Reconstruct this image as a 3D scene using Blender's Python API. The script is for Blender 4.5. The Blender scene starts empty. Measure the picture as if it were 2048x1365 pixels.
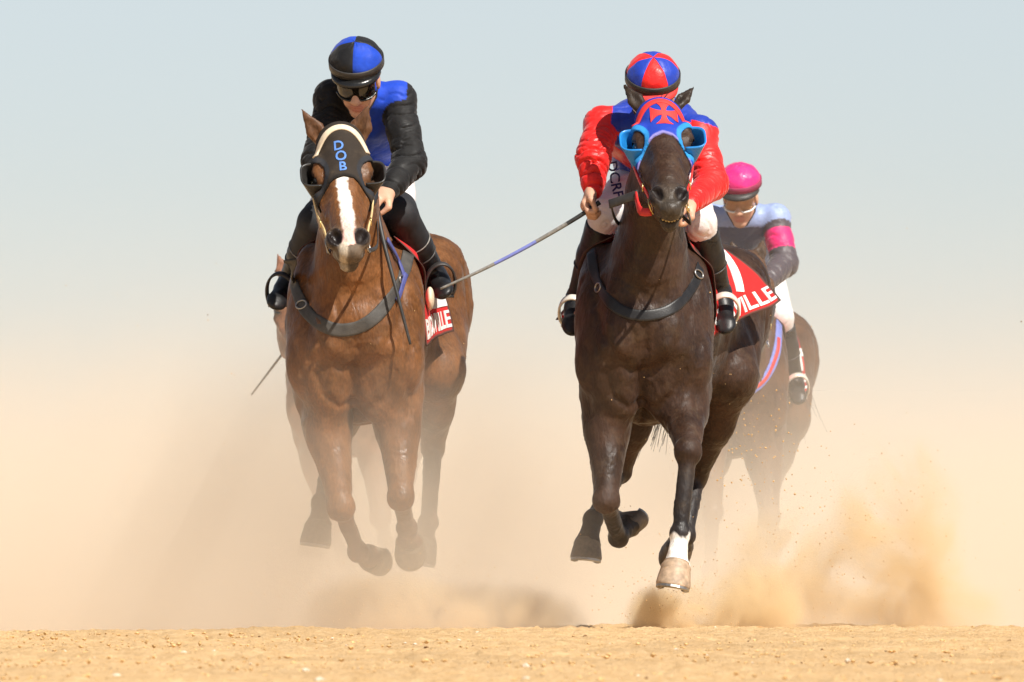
import bpy, bmesh, math, random
import numpy as np
from mathutils import Vector, Matrix
from mathutils.bvhtree import BVHTree

# ------------------------------------------------------------------ camera, sky, sun, exposure
S = 520.0                      # picture pixels (2048 wide) per metre at the distance of the two leading horses
DIST, CAMH = 50.0, 0.35
SUN_AZ, SUN_EL = 37.0, 49.0    # degrees right of the camera's back, degrees above the horizon
scene = bpy.context.scene
cd = bpy.data.cameras.new('camera'); cam = bpy.data.objects.new('camera', cd)
scene.collection.objects.link(cam); scene.camera = cam
cd.sensor_width = 36.0; cd.lens = 36.0 * S * DIST / 2048.0
cd.clip_start = 1.0; cd.clip_end = 20000.0
cam.location = (0, -DIST, CAMH); cam.rotation_euler = (math.pi / 2, 0, 0)
cd.shift_y = (1260 - S * CAMH - 682.5) / 2048.0
cd.dof.use_dof = True; cd.dof.focus_distance = DIST - 0.1; cd.dof.aperture_fstop = 18.0

world = bpy.data.worlds.new('World'); scene.world = world; world.use_nodes = True
wn = world.node_tree; bg = wn.nodes['Background']
sky = wn.nodes.new('ShaderNodeTexSky'); sky.sky_type = 'NISHITA'; sky.sun_disc = False
sky.sun_elevation = math.radians(SUN_EL)
sky.air_density = 0.64; sky.dust_density = 0.35; sky.ozone_density = 0.6
hsv = wn.nodes.new('ShaderNodeHueSaturation'); hsv.inputs['Saturation'].default_value = 0.55      # sky washed out by fine dust high up
wn.links.new(sky.outputs[0], hsv.inputs['Color']); wn.links.new(hsv.outputs[0], bg.inputs['Color']); bg.inputs['Strength'].default_value = 0.080

az, el = math.radians(SUN_AZ), math.radians(SUN_EL)
to_sun = Vector((math.sin(az) * math.cos(el), -math.cos(az) * math.cos(el), math.sin(el)))
sky.sun_rotation = math.atan2(to_sun.x, to_sun.y)
sd = bpy.data.lights.new('sun', 'SUN'); sun = bpy.data.objects.new('sun', sd); scene.collection.objects.link(sun)
sd.energy = 5.0; sd.angle = math.radians(0.5); sd.color = (1.0, 0.95, 0.87)
sun.rotation_euler = to_sun.to_track_quat('Z', 'Y').to_euler(); sun.location = (20, -20, 30)

scene.view_settings.view_transform = 'Standard'; scene.view_settings.look = 'None'
scene.view_settings.gamma = 1.0; scene.view_settings.use_curve_mapping = False
scene.view_settings.exposure = 0.36
cy = scene.cycles
cy.max_bounces = 8; cy.diffuse_bounces = 3; cy.glossy_bounces = 2; cy.transmission_bounces = 4
cy.transparent_max_bounces = 8; cy.volume_bounces = 4
cy.volume_step_rate = 1.0; cy.volume_max_steps = 256

# ------------------------------------------------------------------ materials
MATS = {}
def new_mat(name):
    m = bpy.data.materials.new(name); m.use_nodes = True; MATS[name] = m
    return m, m.node_tree.nodes, m.node_tree.links, m.node_tree.nodes['Principled BSDF']

def simple(name, col, rough=0.6, metal=0.0, var=0.15, nscale=40.0, bump=0.0, bscale=200.0, sheen=0.0, spec=0.5, coat=0.0):
    m, N, L, b = new_mat(name)
    b.inputs['Roughness'].default_value = rough; b.inputs['Metallic'].default_value = metal
    b.inputs['Specular IOR Level'].default_value = spec
    if sheen: b.inputs['Sheen Weight'].default_value = sheen
    if coat: b.inputs['Coat Weight'].default_value = coat; b.inputs['Coat Roughness'].default_value = 0.25
    tc = N.new('ShaderNodeTexCoord')
    no = N.new('ShaderNodeTexNoise'); no.inputs['Scale'].default_value = nscale; no.inputs['Detail'].default_value = 4
    L.new(tc.outputs['Object'], no.inputs['Vector'])
    hs = N.new('ShaderNodeMix'); hs.data_type = 'RGBA'; hs.blend_type = 'MULTIPLY'; hs.inputs[0].default_value = 1.0
    mr = N.new('ShaderNodeMapRange'); mr.inputs['From Min'].default_value = 0.3; mr.inputs['From Max'].default_value = 0.7
    mr.inputs['To Min'].default_value = 1 - var; mr.inputs['To Max'].default_value = 1 + var
    L.new(no.outputs[0], mr.inputs['Value'])
    hs.inputs[6].default_value = (*col, 1); L.new(mr.outputs[0], hs.inputs[7]); L.new(hs.outputs[2], b.inputs['Base Color'])
    if bump:
        n2 = N.new('ShaderNodeTexNoise'); n2.inputs['Scale'].default_value = bscale; n2.inputs['Detail'].default_value = 3
        L.new(tc.outputs['Object'], n2.inputs['Vector'])
        bp = N.new('ShaderNodeBump'); bp.inputs['Strength'].default_value = bump; bp.inputs['Distance'].default_value = 0.004
        L.new(n2.outputs[0], bp.inputs['Height']); L.new(bp.outputs[0], b.inputs['Normal'])
    return m

def attr_mat(name, rough=0.5, spec=0.5, var=0.25, nscale=9.0, fine=160.0, bump=0.25, sheen=0.0, stretch=(1, 1, 1), dust=0.0, mid=0.0):
    """colour comes from the mesh's own 'col' attribute (coat markings, cloth panels); grain and relief from noise"""
    m, N, L, b = new_mat(name)
    b.inputs['Roughness'].default_value = rough; b.inputs['Specular IOR Level'].default_value = spec
    if sheen:
        b.inputs['Sheen Weight'].default_value = sheen; b.inputs['Sheen Roughness'].default_value = 0.4
    at = N.new('ShaderNodeAttribute'); at.attribute_name = 'col'
    tc = N.new('ShaderNodeTexCoord'); mp = N.new('ShaderNodeMapping'); mp.inputs['Scale'].default_value = stretch
    L.new(tc.outputs['Object'], mp.inputs['Vector'])
    n1 = N.new('ShaderNodeTexNoise'); n1.inputs['Scale'].default_value = nscale; n1.inputs['Detail'].default_value = 5
    n2 = N.new('ShaderNodeTexNoise'); n2.inputs['Scale'].default_value = fine; n2.inputs['Detail'].default_value = 3
    L.new(tc.outputs['Object'], n1.inputs['Vector']); L.new(mp.outputs[0], n2.inputs['Vector'])
    add = N.new('ShaderNodeMath'); add.operation = 'ADD'; L.new(n1.outputs[0], add.inputs[0]); L.new(n2.outputs[0], add.inputs[1])
    mr = N.new('ShaderNodeMapRange'); mr.inputs['From Min'].default_value = 0.6; mr.inputs['From Max'].default_value = 1.4
    mr.inputs['To Min'].default_value = 1 - var; mr.inputs['To Max'].default_value = 1 + var
    L.new(add.outputs[0], mr.inputs['Value'])
    mx = N.new('ShaderNodeMix'); mx.data_type = 'RGBA'; mx.blend_type = 'MULTIPLY'; mx.inputs[0].default_value = 1.0
    L.new(at.outputs['Color'], mx.inputs[6]); L.new(mr.outputs[0], mx.inputs[7])
    out = mx.outputs[2]
    if dust:                       # a film of settled sand in blotches
        n3 = N.new('ShaderNodeTexNoise'); n3.inputs['Scale'].default_value = 14; n3.inputs['Detail'].default_value = 6; n3.inputs['Roughness'].default_value = 0.7
        L.new(tc.outputs['Object'], n3.inputs['Vector'])
        r3 = N.new('ShaderNodeMapRange'); r3.inputs['From Min'].default_value = 0.52; r3.inputs['From Max'].default_value = 0.8
        r3.inputs['To Max'].default_value = dust; L.new(n3.outputs[0], r3.inputs['Value'])
        m3 = N.new('ShaderNodeMix'); m3.data_type = 'RGBA'; L.new(r3.outputs[0], m3.inputs[0]); L.new(out, m3.inputs[6]); m3.inputs[7].default_value = (0.36, 0.25, 0.14, 1)
        out = m3.outputs[2]
    L.new(out, b.inputs['Base Color'])
    if mid:                        # damp and dry patches: gloss varies
        rr = N.new('ShaderNodeMapRange'); rr.inputs['From Min'].default_value = 0.35; rr.inputs['From Max'].default_value = 0.65; rr.inputs['To Min'].default_value = rough - 0.16; rr.inputs['To Max'].default_value = rough + 0.16; L.new(n1.outputs[0], rr.inputs['Value']); L.new(rr.outputs[0], b.inputs['Roughness'])
    if bump:
        bp = N.new('ShaderNodeBump'); bp.inputs['Strength'].default_value = bump; bp.inputs['Distance'].default_value = 0.003
        hgt = n2.outputs[0]
        if mid:                    # skin folds, veins and clumped hair a couple of centimetres across
            n4 = N.new('ShaderNodeTexNoise'); n4.inputs['Scale'].default_value = 34; n4.inputs['Detail'].default_value = 4; n4.inputs['Distortion'].default_value = 1.2; L.new(mp.outputs[0], n4.inputs['Vector'])
            b2 = N.new('ShaderNodeBump'); b2.inputs['Strength'].default_value = mid; b2.inputs['Distance'].default_value = 0.008; L.new(n4.outputs[0], b2.inputs['Height']); L.new(b2.outputs[0], bp.inputs['Normal'])
        L.new(hgt, bp.inputs['Height']); L.new(bp.outputs[0], b.inputs['Normal'])
    return m

attr_mat('coat', rough=0.52, spec=0.30, var=0.48, nscale=9, fine=125, bump=0.45, sheen=0.05, stretch=(1, 1, 0.45), dust=0.13, mid=0.5)
attr_mat('silk', rough=0.48, spec=0.4, var=0.10, nscale=14, fine=70, bump=0.15, sheen=0.2, mid=0.3)
attr_mat('satin_black', rough=0.66, spec=0.28, var=0.15, nscale=14, fine=60, bump=0.3, sheen=0.15, mid=0.18)
attr_mat('skin', rough=0.5, spec=0.4, var=0.10, nscale=30, fine=200, bump=0.15)
attr_mat('breeches', rough=0.75, spec=0.3, var=0.07, nscale=10, fine=120, bump=0.3, dust=0.35)
attr_mat('cloth', rough=0.8, spec=0.25, var=0.12, nscale=20, fine=500, bump=0.3)
attr_mat('hood_cloth', rough=0.85, spec=0.2, var=0.16, nscale=24, fine=400, bump=0.4, dust=0.12)
simple('boot_leather', (0.012, 0.012, 0.013), rough=0.42, var=0.4, nscale=25, bump=0.25, bscale=60, spec=0.4)
simple('legging', (0.014, 0.014, 0.016), rough=0.7, var=0.3, bump=0.3, bscale=400)
simple('dark_strap', (0.035, 0.032, 0.03), rough=0.5, var=0.35, nscale=30, bump=0.2)
simple('dark_leather', (0.013, 0.012, 0.012), rough=0.45, var=0.4, nscale=30, bump=0.2)
simple('grey_strap', (0.055, 0.05, 0.044), rough=0.65, var=0.3, nscale=30, bump=0.3)
simple('blue_strap', (0.07, 0.08, 0.25), rough=0.6, var=0.2)
simple('tan_strap', (0.62, 0.46, 0.22), rough=0.6, var=0.2)
simple('red_strap', (0.62, 0.03, 0.025), rough=0.45, var=0.2)
simple('cream_leather', (0.72, 0.60, 0.44), rough=0.55, var=0.15)
simple('white_paint', (0.80, 0.79, 0.77), rough=0.6, var=0.06)
simple('brass', (0.75, 0.55, 0.22), rough=0.3, metal=0.9)
simple('steel', (0.40, 0.38, 0.35), rough=0.42, metal=0.95)
simple('pale_alloy', (0.72, 0.69, 0.60), rough=0.4, metal=0.2)
simple('hoof_horn', (0.11, 0.085, 0.06), rough=0.55, var=0.35, nscale=60, bump=0.3)
simple('hoof_pale', (0.40, 0.285, 0.19), rough=0.55, var=0.35, nscale=40, bump=0.3)
simple('black_plastic', (0.012, 0.012, 0.012), rough=0.25, var=0.2)
simple('smoke_lens', (0.008, 0.007, 0.005), rough=0.06, var=0.05, spec=0.7)
simple('blue_plastic', (0.018, 0.22, 0.60), rough=0.3, var=0.08)
simple('black_cup', (0.03, 0.028, 0.026), rough=0.35, var=0.2)
simple('eye_dark', (0.006, 0.004, 0.003), rough=0.04, spec=0.8)
simple('teeth', (0.45, 0.33, 0.15), rough=0.4, var=0.3, nscale=120)
simple('whip_dark', (0.03, 0.03, 0.03), rough=0.5, var=0.3)
simple('whip_pale', (0.22, 0.21, 0.19), rough=0.5, var=0.3, nscale=80)
simple('hair_dark', (0.016, 0.012, 0.009), rough=0.45, var=0.3)
simple('hair_brown', (0.07, 0.032, 0.015), rough=0.45, var=0.3)
simple('print_blue', (0.10, 0.24, 0.62), rough=0.8, var=0.15, nscale=60)
simple('print_red', (0.75, 0.035, 0.03), rough=0.7, var=0.1)
simple('print_navy', (0.03, 0.035, 0.12), rough=0.8, var=0.1)
simple('print_white', (0.80, 0.79, 0.77), rough=0.75, var=0.05)
simple('grip_blue', (0.16, 0.19, 0.50), rough=0.6, var=0.15)

# ------------------------------------------------------------------ object helpers
COL = scene.collection
def mesh_obj(name, verts, faces, mat, parent=None, smooth=True, origin=None, cols=None, matidx=None):
    me = bpy.data.meshes.new(name)
    v = np.asarray(verts, dtype=np.float64)
    if origin is not None: v = v - np.asarray(origin)
    if isinstance(faces, np.ndarray):
        nv, nf, k = len(v), len(faces), faces.shape[1]
        me.vertices.add(nv); me.vertices.foreach_set('co', v.astype(np.float32).ravel())
        me.loops.add(nf * k); me.loops.foreach_set('vertex_index', faces.astype(np.int32).ravel())
        me.polygons.add(nf); me.polygons.foreach_set('loop_start', np.arange(0, nf * k, k, dtype=np.int32))
        me.update(calc_edges=True)
    else:
        me.from_pydata([tuple(p) for p in v], [], faces)
    me.polygons.foreach_set('use_smooth', [smooth] * len(me.polygons))
    for mm in (mat if isinstance(mat, (list, tuple)) else [mat]):
        me.materials.append(MATS[mm])
    if matidx is not None: me.polygons.foreach_set('material_index', np.asarray(matidx, dtype=np.int32))
    if cols is not None:
        a = me.color_attributes.new('col', 'FLOAT_COLOR', 'POINT')
        c4 = np.ones((len(v), 4), dtype=np.float32); c4[:, :3] = cols
        a.data.foreach_set('color', c4.ravel())
    me.update()
    o = bpy.data.objects.new(name, me); COL.objects.link(o)
    if parent is not None: o.parent = parent
    return o

def thing(name, label, cat, loc=(0, 0, 0), group=None):
    o = bpy.data.objects.new(name, None); o.empty_display_size = 0.2; COL.objects.link(o)
    o.location = loc; o['label'] = label; o['category'] = cat
    if group: o['group'] = group
    return o
def tag(o, label, cat, group=None):
    o['label'] = label; o['category'] = cat
    if group: o['group'] = group
    return o

# picture-scaled space: q = (px, depth, 1260 - py), all in 1/520 m
def Q(px, py, d=0.0): return np.array([px, d, 1260.0 - py], dtype=np.float64)
def W(q): q = np.asarray(q, dtype=np.float64); return (q - np.array([1024.0, 0, 0])) / S

def unit(v): v = np.asarray(v, dtype=np.float64); return v / max(np.linalg.norm(v), 1e-9)

# ------------------------------------------------------------------ implicit surfaces
def cone(a, b, ra, rb, k=14.0, col=None, sub=False, tau=None):
    return dict(t='c', a=np.asarray(a, float), b=np.asarray(b, float), ra=ra, rb=rb, k=k, col=col, sub=sub)
def econe(a, b, ra, rb, lat=(1, 0, 0), k=14.0, col=None, axr=None, sub=False):
    a = np.asarray(a, float); b = np.asarray(b, float); ax = unit(b - a)
    lat = np.asarray(lat, float); lat = unit(lat - ax * lat.dot(ax)); dor = np.cross(ax, lat)
    return dict(t='e', a=a, b=b, ra=ra, rb=rb, ax=ax, lat=lat, dor=dor, k=k, col=col, axr=axr, sub=sub)
def ell(c, r, rot=None, k=14.0, col=None, sub=False):
    """ellipsoid; rot = 3 row axes"""
    return dict(t='o', c=np.asarray(c, float), r=np.asarray(r, float), R=np.eye(3) if rot is None else np.asarray(rot, float), k=k, col=col, sub=sub)

def pbox(p):
    if p['t'] == 'o':
        e = np.sqrt(((p['R'] * p['r'][:, None]) ** 2).sum(0)); return p['c'] - e, p['c'] + e
    ra = max(p['ra']) if p['t'] == 'e' else p['ra']; rb = max(p['rb']) if p['t'] == 'e' else p['rb']
    return np.minimum(p['a'] - ra, p['b'] - rb), np.maximum(p['a'] + ra, p['b'] + rb)

def pdist(p, X, Y, Z):
    f = np.float32
    if p['t'] == 'o':
        x, y, z = X - f(p['c'][0]), Y - f(p['c'][1]), Z - f(p['c'][2]); R, r = p['R'], p['r']
        k0 = 0; k1 = 0
        for i in range(3):
            u = (x * f(R[i, 0]) + y * f(R[i, 1]) + z * f(R[i, 2])) * f(1 / r[i]); u2 = u * u
            k0 = k0 + u2; k1 = k1 + u2 * f(1 / r[i] ** 2)
        k0 = np.sqrt(k0); return k0 * (k0 - 1) / np.sqrt(k1 + f(1e-12))
    ab = p['b'] - p['a']; l2 = max(ab.dot(ab), 1e-6)
    x, y, z = X - f(p['a'][0]), Y - f(p['a'][1]), Z - f(p['a'][2])
    t = np.clip((x * f(ab[0]) + y * f(ab[1]) + z * f(ab[2])) * f(1 / l2), 0, 1)
    vx, vy, vz = x - t * f(ab[0]), y - t * f(ab[1]), z - t * f(ab[2])
    if p['t'] == 'c':
        return np.sqrt(vx * vx + vy * vy + vz * vz) - (f(p['ra']) + t * f(p['rb'] - p['ra']))
    rl = f(p['ra'][0]) + t * f(p['rb'][0] - p['ra'][0]); rd = f(p['ra'][1]) + t * f(p['rb'][1] - p['ra'][1])
    rx = np.minimum(rl, rd) if p['axr'] is None else f(p['axr'])
    la, do, ax = p['lat'], p['dor'], p['ax']
    u = (vx * f(la[0]) + vy * f(la[1]) + vz * f(la[2])) / rl
    v = (vx * f(do[0]) + vy * f(do[1]) + vz * f(do[2])) / rd
    w = (vx * f(ax[0]) + vy * f(ax[1]) + vz * f(ax[2])) / rx
    k0 = np.sqrt(u * u + v * v + w * w); k1 = np.sqrt((u / rl) ** 2 + (v / rd) ** 2 + (w / rx) ** 2)
    return k0 * (k0 - 1) / (k1 + f(1e-9))

class Field:
    def __init__(self, prims, h, lo=None, hi=None, grow=0.0):
        self.prims, self.h = prims, h
        if lo is None:
            bx = [pbox(p) for p in prims if not p['sub']]
            lo = np.min([b[0] for b in bx], 0) - 4 * h - grow; hi = np.max([b[1] for b in bx], 0) + 4 * h + grow
        self.lo = np.asarray(lo, float); n = np.ceil((np.asarray(hi) - self.lo) / h).astype(int) + 1
        self.ax = [(self.lo[i] + h * np.arange(n[i])).astype(np.float32) for i in range(3)]
        F = np.full(n, 200.0, dtype=np.float32)
        for p in prims:
            b0, b1 = pbox(p); pad = p['k'] + 2.5 * h + grow
            i0 = np.clip(np.floor((b0 - pad - self.lo) / h).astype(int), 0, n); i1 = np.clip(np.ceil((b1 + pad - self.lo) / h).astype(int) + 1, 0, n)
            if (i1 <= i0).any(): continue
            sl = tuple(slice(i0[i], i1[i]) for i in range(3))
            X, Y, Z = self.ax[0][sl[0]][:, None, None], self.ax[1][sl[1]][None, :, None], self.ax[2][sl[2]][None, None, :]
            d = pdist(p, X, Y, Z); k = np.float32(max(p['k'], 1e-3)); A = F[sl]
            if p['sub']:
                d = -d; hh = np.clip(0.5 - 0.5 * (d - A) / k, 0, 1); F[sl] = d + (A - d) * hh + k * hh * (1 - hh)
            else:
                hh = np.clip(0.5 + 0.5 * (d - A) / k, 0, 1); F[sl] = d + (A - d) * hh - k * hh * (1 - hh)
        self.F = F
    def grid(self):
        return self.ax[0][:, None, None], self.ax[1][None, :, None], self.ax[2][None, None, :]

def surface(F, lo, h, smooth=1):
    """naive surface nets -> verts (N,3), quads (M,4)"""
    s = F < 0
    c = [s[i:s.shape[0] - 1 + i, j:s.shape[1] - 1 + j, k:s.shape[2] - 1 + k] for i in (0, 1) for j in (0, 1) for k in (0, 1)]
    cnt = sum(x.astype(np.int8) for x in c); m = (cnt > 0) & (cnt < 8)
    idx = np.full(m.shape, -1, dtype=np.int64); I = np.argwhere(m); idx[m] = np.arange(len(I))
    off = np.array([(i, j, k) for i in (0, 1) for j in (0, 1) for k in (0, 1)])
    val = np.stack([F[I[:, 0] + o[0], I[:, 1] + o[1], I[:, 2] + o[2]] for o in off], 1)
    P = np.zeros((len(I), 3)); nn = np.zeros(len(I))
    for a in range(8):
        for b in range(a + 1, 8):
            if np.abs(off[a] - off[b]).sum() != 1: continue
            va, vb = val[:, a], val[:, b]; cr = (va < 0) != (vb < 0)
            t = np.where(cr, va / np.where(cr, va - vb, 1), 0)
            P += np.where(cr[:, None], off[a] + t[:, None] * (off[b] - off[a]), 0); nn += cr
    V = (I + P / nn[:, None]) * h + lo
    quads = []
    for axis in range(3):
        a1, a2 = (axis + 1) % 3, (axis + 2) % 3
        n = list(s.shape); sl0 = [slice(None)] * 3; sl1 = [slice(None)] * 3
        sl0[axis] = slice(0, n[axis] - 1); sl1[axis] = slice(1, n[axis])
        for sl in (sl0, sl1):
            sl[a1] = slice(1, n[a1] - 1); sl[a2] = slice(1, n[a2] - 1)
        s0, s1 = s[tuple(sl0)], s[tuple(sl1)]
        E = np.argwhere(s0 != s1)
        if not len(E): continue
        fl = s0[tuple(E.T)]; E = E.copy(); E[:, a1] += 1; E[:, a2] += 1
        def cell(d1, d2):
            c = E.copy(); c[:, a1] += d1; c[:, a2] += d2; return idx[c[:, 0], c[:, 1], c[:, 2]]
        q = np.stack([cell(-1, -1), cell(0, -1), cell(0, 0), cell(-1, 0)], 1)
        q[~fl] = q[~fl][:, ::-1]; quads.append(q)
    Qd = np.concatenate(quads)
    Qd = Qd[(Qd >= 0).all(1)]
    for _ in range(smooth):
        acc = np.zeros_like(V); n = np.zeros(len(V))
        for i in range(4):
            a, b = Qd[:, i], Qd[:, (i + 1) % 4]
            np.add.at(acc, a, V[b]); np.add.at(n, a, 1)
        V = np.where(n[:, None] > 0, 0.5 * V + 0.5 * acc / np.maximum(n, 1)[:, None], V)
    return V, Qd

def prim_cols(V, prims, base, tau=9.0):
    x, y, z = [V[:, i].astype(np.float32) for i in range(3)]
    acc = np.zeros((len(V), 3)); w = np.zeros(len(V))
    for p in prims:
        if p['sub']: continue
        d = pdist(p, x, y, z); ww = np.exp(-np.clip(d, -20, 60) / tau)
        c = np.asarray(base if p['col'] is None else p['col']); acc += ww[:, None] * c; w += ww
    return acc / w[:, None]

def wob(V, f, seed):
    r = np.random.RandomState(seed); out = 0
    for i in range(3):
        k = r.normal(size=3); k = k / np.linalg.norm(k) * f * (0.7 + 0.6 * r.rand()); k2 = r.normal(size=3) * f * 0.6
        out = out + np.sin(V @ k + 1.7 * np.sin(V @ k2 + r.rand() * 6) + r.rand() * 6)
    return out / 3

def vnormals(V, Qd):
    n = np.zeros_like(V); fn = np.cross(V[Qd[:, 2]] - V[Qd[:, 0]], V[Qd[:, 3]] - V[Qd[:, 1]])
    for i in range(4): np.add.at(n, Qd[:, i], fn)
    return n / np.maximum(np.linalg.norm(n, axis=1), 1e-9)[:, None]

def bvh_of(V, F): return BVHTree.FromPolygons([Vector(v) for v in V], [tuple(f) for f in F])

# ------------------------------------------------------------------ small mesh builders (input in picture-scaled space unless said)
def tube_data(pts, rads, n=8, flat=None):
    """swept tube; flat = (width dir, width factor, thickness factor) makes it a strap"""
    pts = np.asarray(pts, float); m = len(pts); rads = np.broadcast_to(np.asarray(rads, float), (m,))
    V, F = [], []; up = np.array([0.12, 0.3, 0.94])
    for i in range(m):
        t = unit(pts[min(i + 1, m - 1)] - pts[max(i - 1, 0)])
        if flat is not None:
            fw = np.asarray(flat[0][i] if np.ndim(flat[0]) == 2 else flat[0], float); u = unit(fw - t * fw.dot(t)); v = np.cross(t, u); fu, fv = flat[1], flat[2]
        else:
            if abs(up.dot(t)) > 0.95: up = np.array([0.9, 0.4, 0.1])
            u = unit(np.cross(t, up)); v = np.cross(t, u); fu = fv = 1.0
        for j in range(n):
            a = 2 * math.pi * j / n; ca, sa = math.cos(a), math.sin(a)
            if flat is not None: ca, sa = math.copysign(abs(ca) ** 0.45, ca), math.copysign(abs(sa) ** 0.45, sa)
            V.append(pts[i] + rads[i] * (fu * ca * u + fv * sa * v))
    for i in range(m - 1):
        for j in range(n):
            F.append((i * n + j, i * n + (j + 1) % n, (i + 1) * n + (j + 1) % n, (i + 1) * n + j))
    F.append(tuple(range(n))[::-1]); F.append(tuple((m - 1) * n + j for j in range(n)))
    return V, F
def tube(name, pts, rads, mat, parent, org, n=8, flat=None):
    V, F = tube_data(pts, rads, n, flat); return mesh_obj(name, W(V), F, mat, parent, origin=org)
def spline(ctrl, m=24):
    c = np.asarray(ctrl, float); n = len(c); out = []
    for s in np.linspace(0, n - 1, m):
        i = min(int(s), n - 2); t = s - i
        p0, p1, p2, p3 = c[max(i - 1, 0)], c[i], c[i + 1], c[min(i + 2, n - 1)]
        out.append(0.5 * (2 * p1 + (p2 - p0) * t + (2 * p0 - 5 * p1 + 4 * p2 - p3) * t * t + (3 * p1 - p0 - 3 * p2 + p3) * t ** 3))
    return np.array(out)
def ring(name, c, r, thick, nrm, mat, parent, org, n=20, sq=1.0):
    nrm = unit(nrm); u = unit(np.cross(nrm, (0.1, 0.2, 1.0))); v = np.cross(nrm, u)
    V, F = [], []; k = 6
    for i in range(n):
        a = 2 * math.pi * i / n; dirv = math.cos(a) * u + sq * math.sin(a) * v
        for j in range(k):
            b = 2 * math.pi * j / k; V.append(np.asarray(c) + dirv * r + thick * (math.cos(b) * unit(dirv) + math.sin(b) * nrm))
    for i in range(n):
        for j in range(k):
            F.append((i * k + j, ((i + 1) % n) * k + j, ((i + 1) % n) * k + (j + 1) % k, i * k + (j + 1) % k))
    return mesh_obj(name, W(V), F, mat, parent, origin=org)
def box(name, c, u, v, w, mat, parent, org):
    """u, v, w: half-extent vectors; edges bevelled"""
    bm = bmesh.new(); c = np.asarray(c, float); u, v, w = [np.asarray(x, float) for x in (u, v, w)]
    vs = [bm.verts.new(W(c + i * u + j * v + k * w)) for i in (-1, 1) for j in (-1, 1) for k in (-1, 1)]
    for f in ((0, 1, 3, 2), (4, 6, 7, 5), (0, 4, 5, 1), (2, 3, 7, 6), (0, 2, 6, 4), (1, 5, 7, 3)): bm.faces.new([vs[i] for i in f])
    bmesh.ops.recalc_face_normals(bm, faces=bm.faces)
    ml = min(np.linalg.norm(x) for x in (u, v, w)) / S
    bmesh.ops.bevel(bm, geom=bm.edges, offset=ml * 0.5, segments=2, affect='EDGES')
    V = [list(x.co) for x in bm.verts]; bm.verts.index_update(); F = [tuple(x.index for x in f.verts) for f in bm.faces]; bm.free()
    return mesh_obj(name, V, F, mat, parent, origin=org)

_txt = {}
def text_mesh(body):
    """triangulated, finely cut 2-D letter shapes: verts (x, y) with cap height about 0.7, and faces"""
    if body in _txt: return _txt[body]
    cu = bpy.data.curves.new('t', 'FONT'); cu.body = body; cu.resolution_u = 3; cu.offset = 0.018; o = bpy.data.objects.new('t', cu); COL.objects.link(o)
    bpy.context.view_layer.update(); me = o.evaluated_get(bpy.context.evaluated_depsgraph_get()).to_mesh()
    bm = bmesh.new(); bm.from_mesh(me); bmesh.ops.triangulate(bm, faces=bm.faces)
    for _ in range(3):
        es = [e for e in bm.edges if e.calc_length() > 0.12]
        if not es: break
        bmesh.ops.subdivide_edges(bm, edges=es, cuts=1); bmesh.ops.triangulate(bm, faces=bm.faces)
    bm.verts.index_update()
    r = (np.array([[v.co.x, v.co.y] for v in bm.verts]), [tuple(v.index for v in f.verts) for f in bm.faces]); bm.free()
    o.evaluated_get(bpy.context.evaluated_depsgraph_get()).to_mesh_clear(); bpy.data.objects.remove(o); bpy.data.curves.remove(cu)
    _txt[body] = r; return r
def solid(V3, N3, F, th):
    """extrude a decal sheet by th along N3 (closed slab)"""
    n = len(V3); V = np.concatenate([V3, V3 + N3 * th]); out = [f[::-1] for f in F] + [tuple(i + n for i in f) for f in F]
    ed = {}
    for f in F:
        for i in range(len(f)):
            a, b = f[i], f[(i + 1) % len(f)]
            if (b, a) in ed: del ed[(b, a)]
            else: ed[(a, b)] = 1
    out += [(a, b, b + n, a + n) for a, b in ed]
    return V, out
def decal(name, shape, c, u, v, ray, bvh, mat, parent, org, lift=1.2, scale=1.0):
    """project a flat shape (verts xy centred, faces) on a surface along ray"""
    P2, F = shape; c, u, v, ray = [np.asarray(x, float) for x in (c, u, v, ray)]; ray = unit(ray); V = []
    for x, y in P2:
        p = c + (x * u + y * v) * scale
        hit = bvh.ray_cast(Vector(p - ray * 60), Vector(ray), 160)
        V.append(np.array(hit[0]) if hit[0] is not None else p)
    V = np.array(V); N = np.tile(-ray, (len(V), 1)); V, F = solid(V - ray * 0.2, N, F, lift)
    return mesh_obj(name, W(V), F, mat, parent, smooth=False, origin=org)

# ------------------------------------------------------------------ horses
def head_frame(sp):
    o = Q(*sp['poll']); tip = Q(*sp['lip']); w = unit(tip - o); L = np.linalg.norm(tip - o)
    lat = np.array([1.0, 0, sp.get('roll', 0.0)]) + np.array([0, sp.get('turn', 0.0), 0]); lat = unit(lat - w * lat.dot(w)); f = np.cross(w, lat)
    sc = L / 322.0
    nw = sp.get('nose_w', 1.0)
    hp = lambda l, ff, t: o + sc * (l * (1.0 if t < 120 else 1.0 + (nw - 1.0) * min((t - 120) / 120.0, 1.0)) * lat + ff * f + t * w)
    R = np.array([lat, f, w])
    return hp, R, sc

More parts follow.
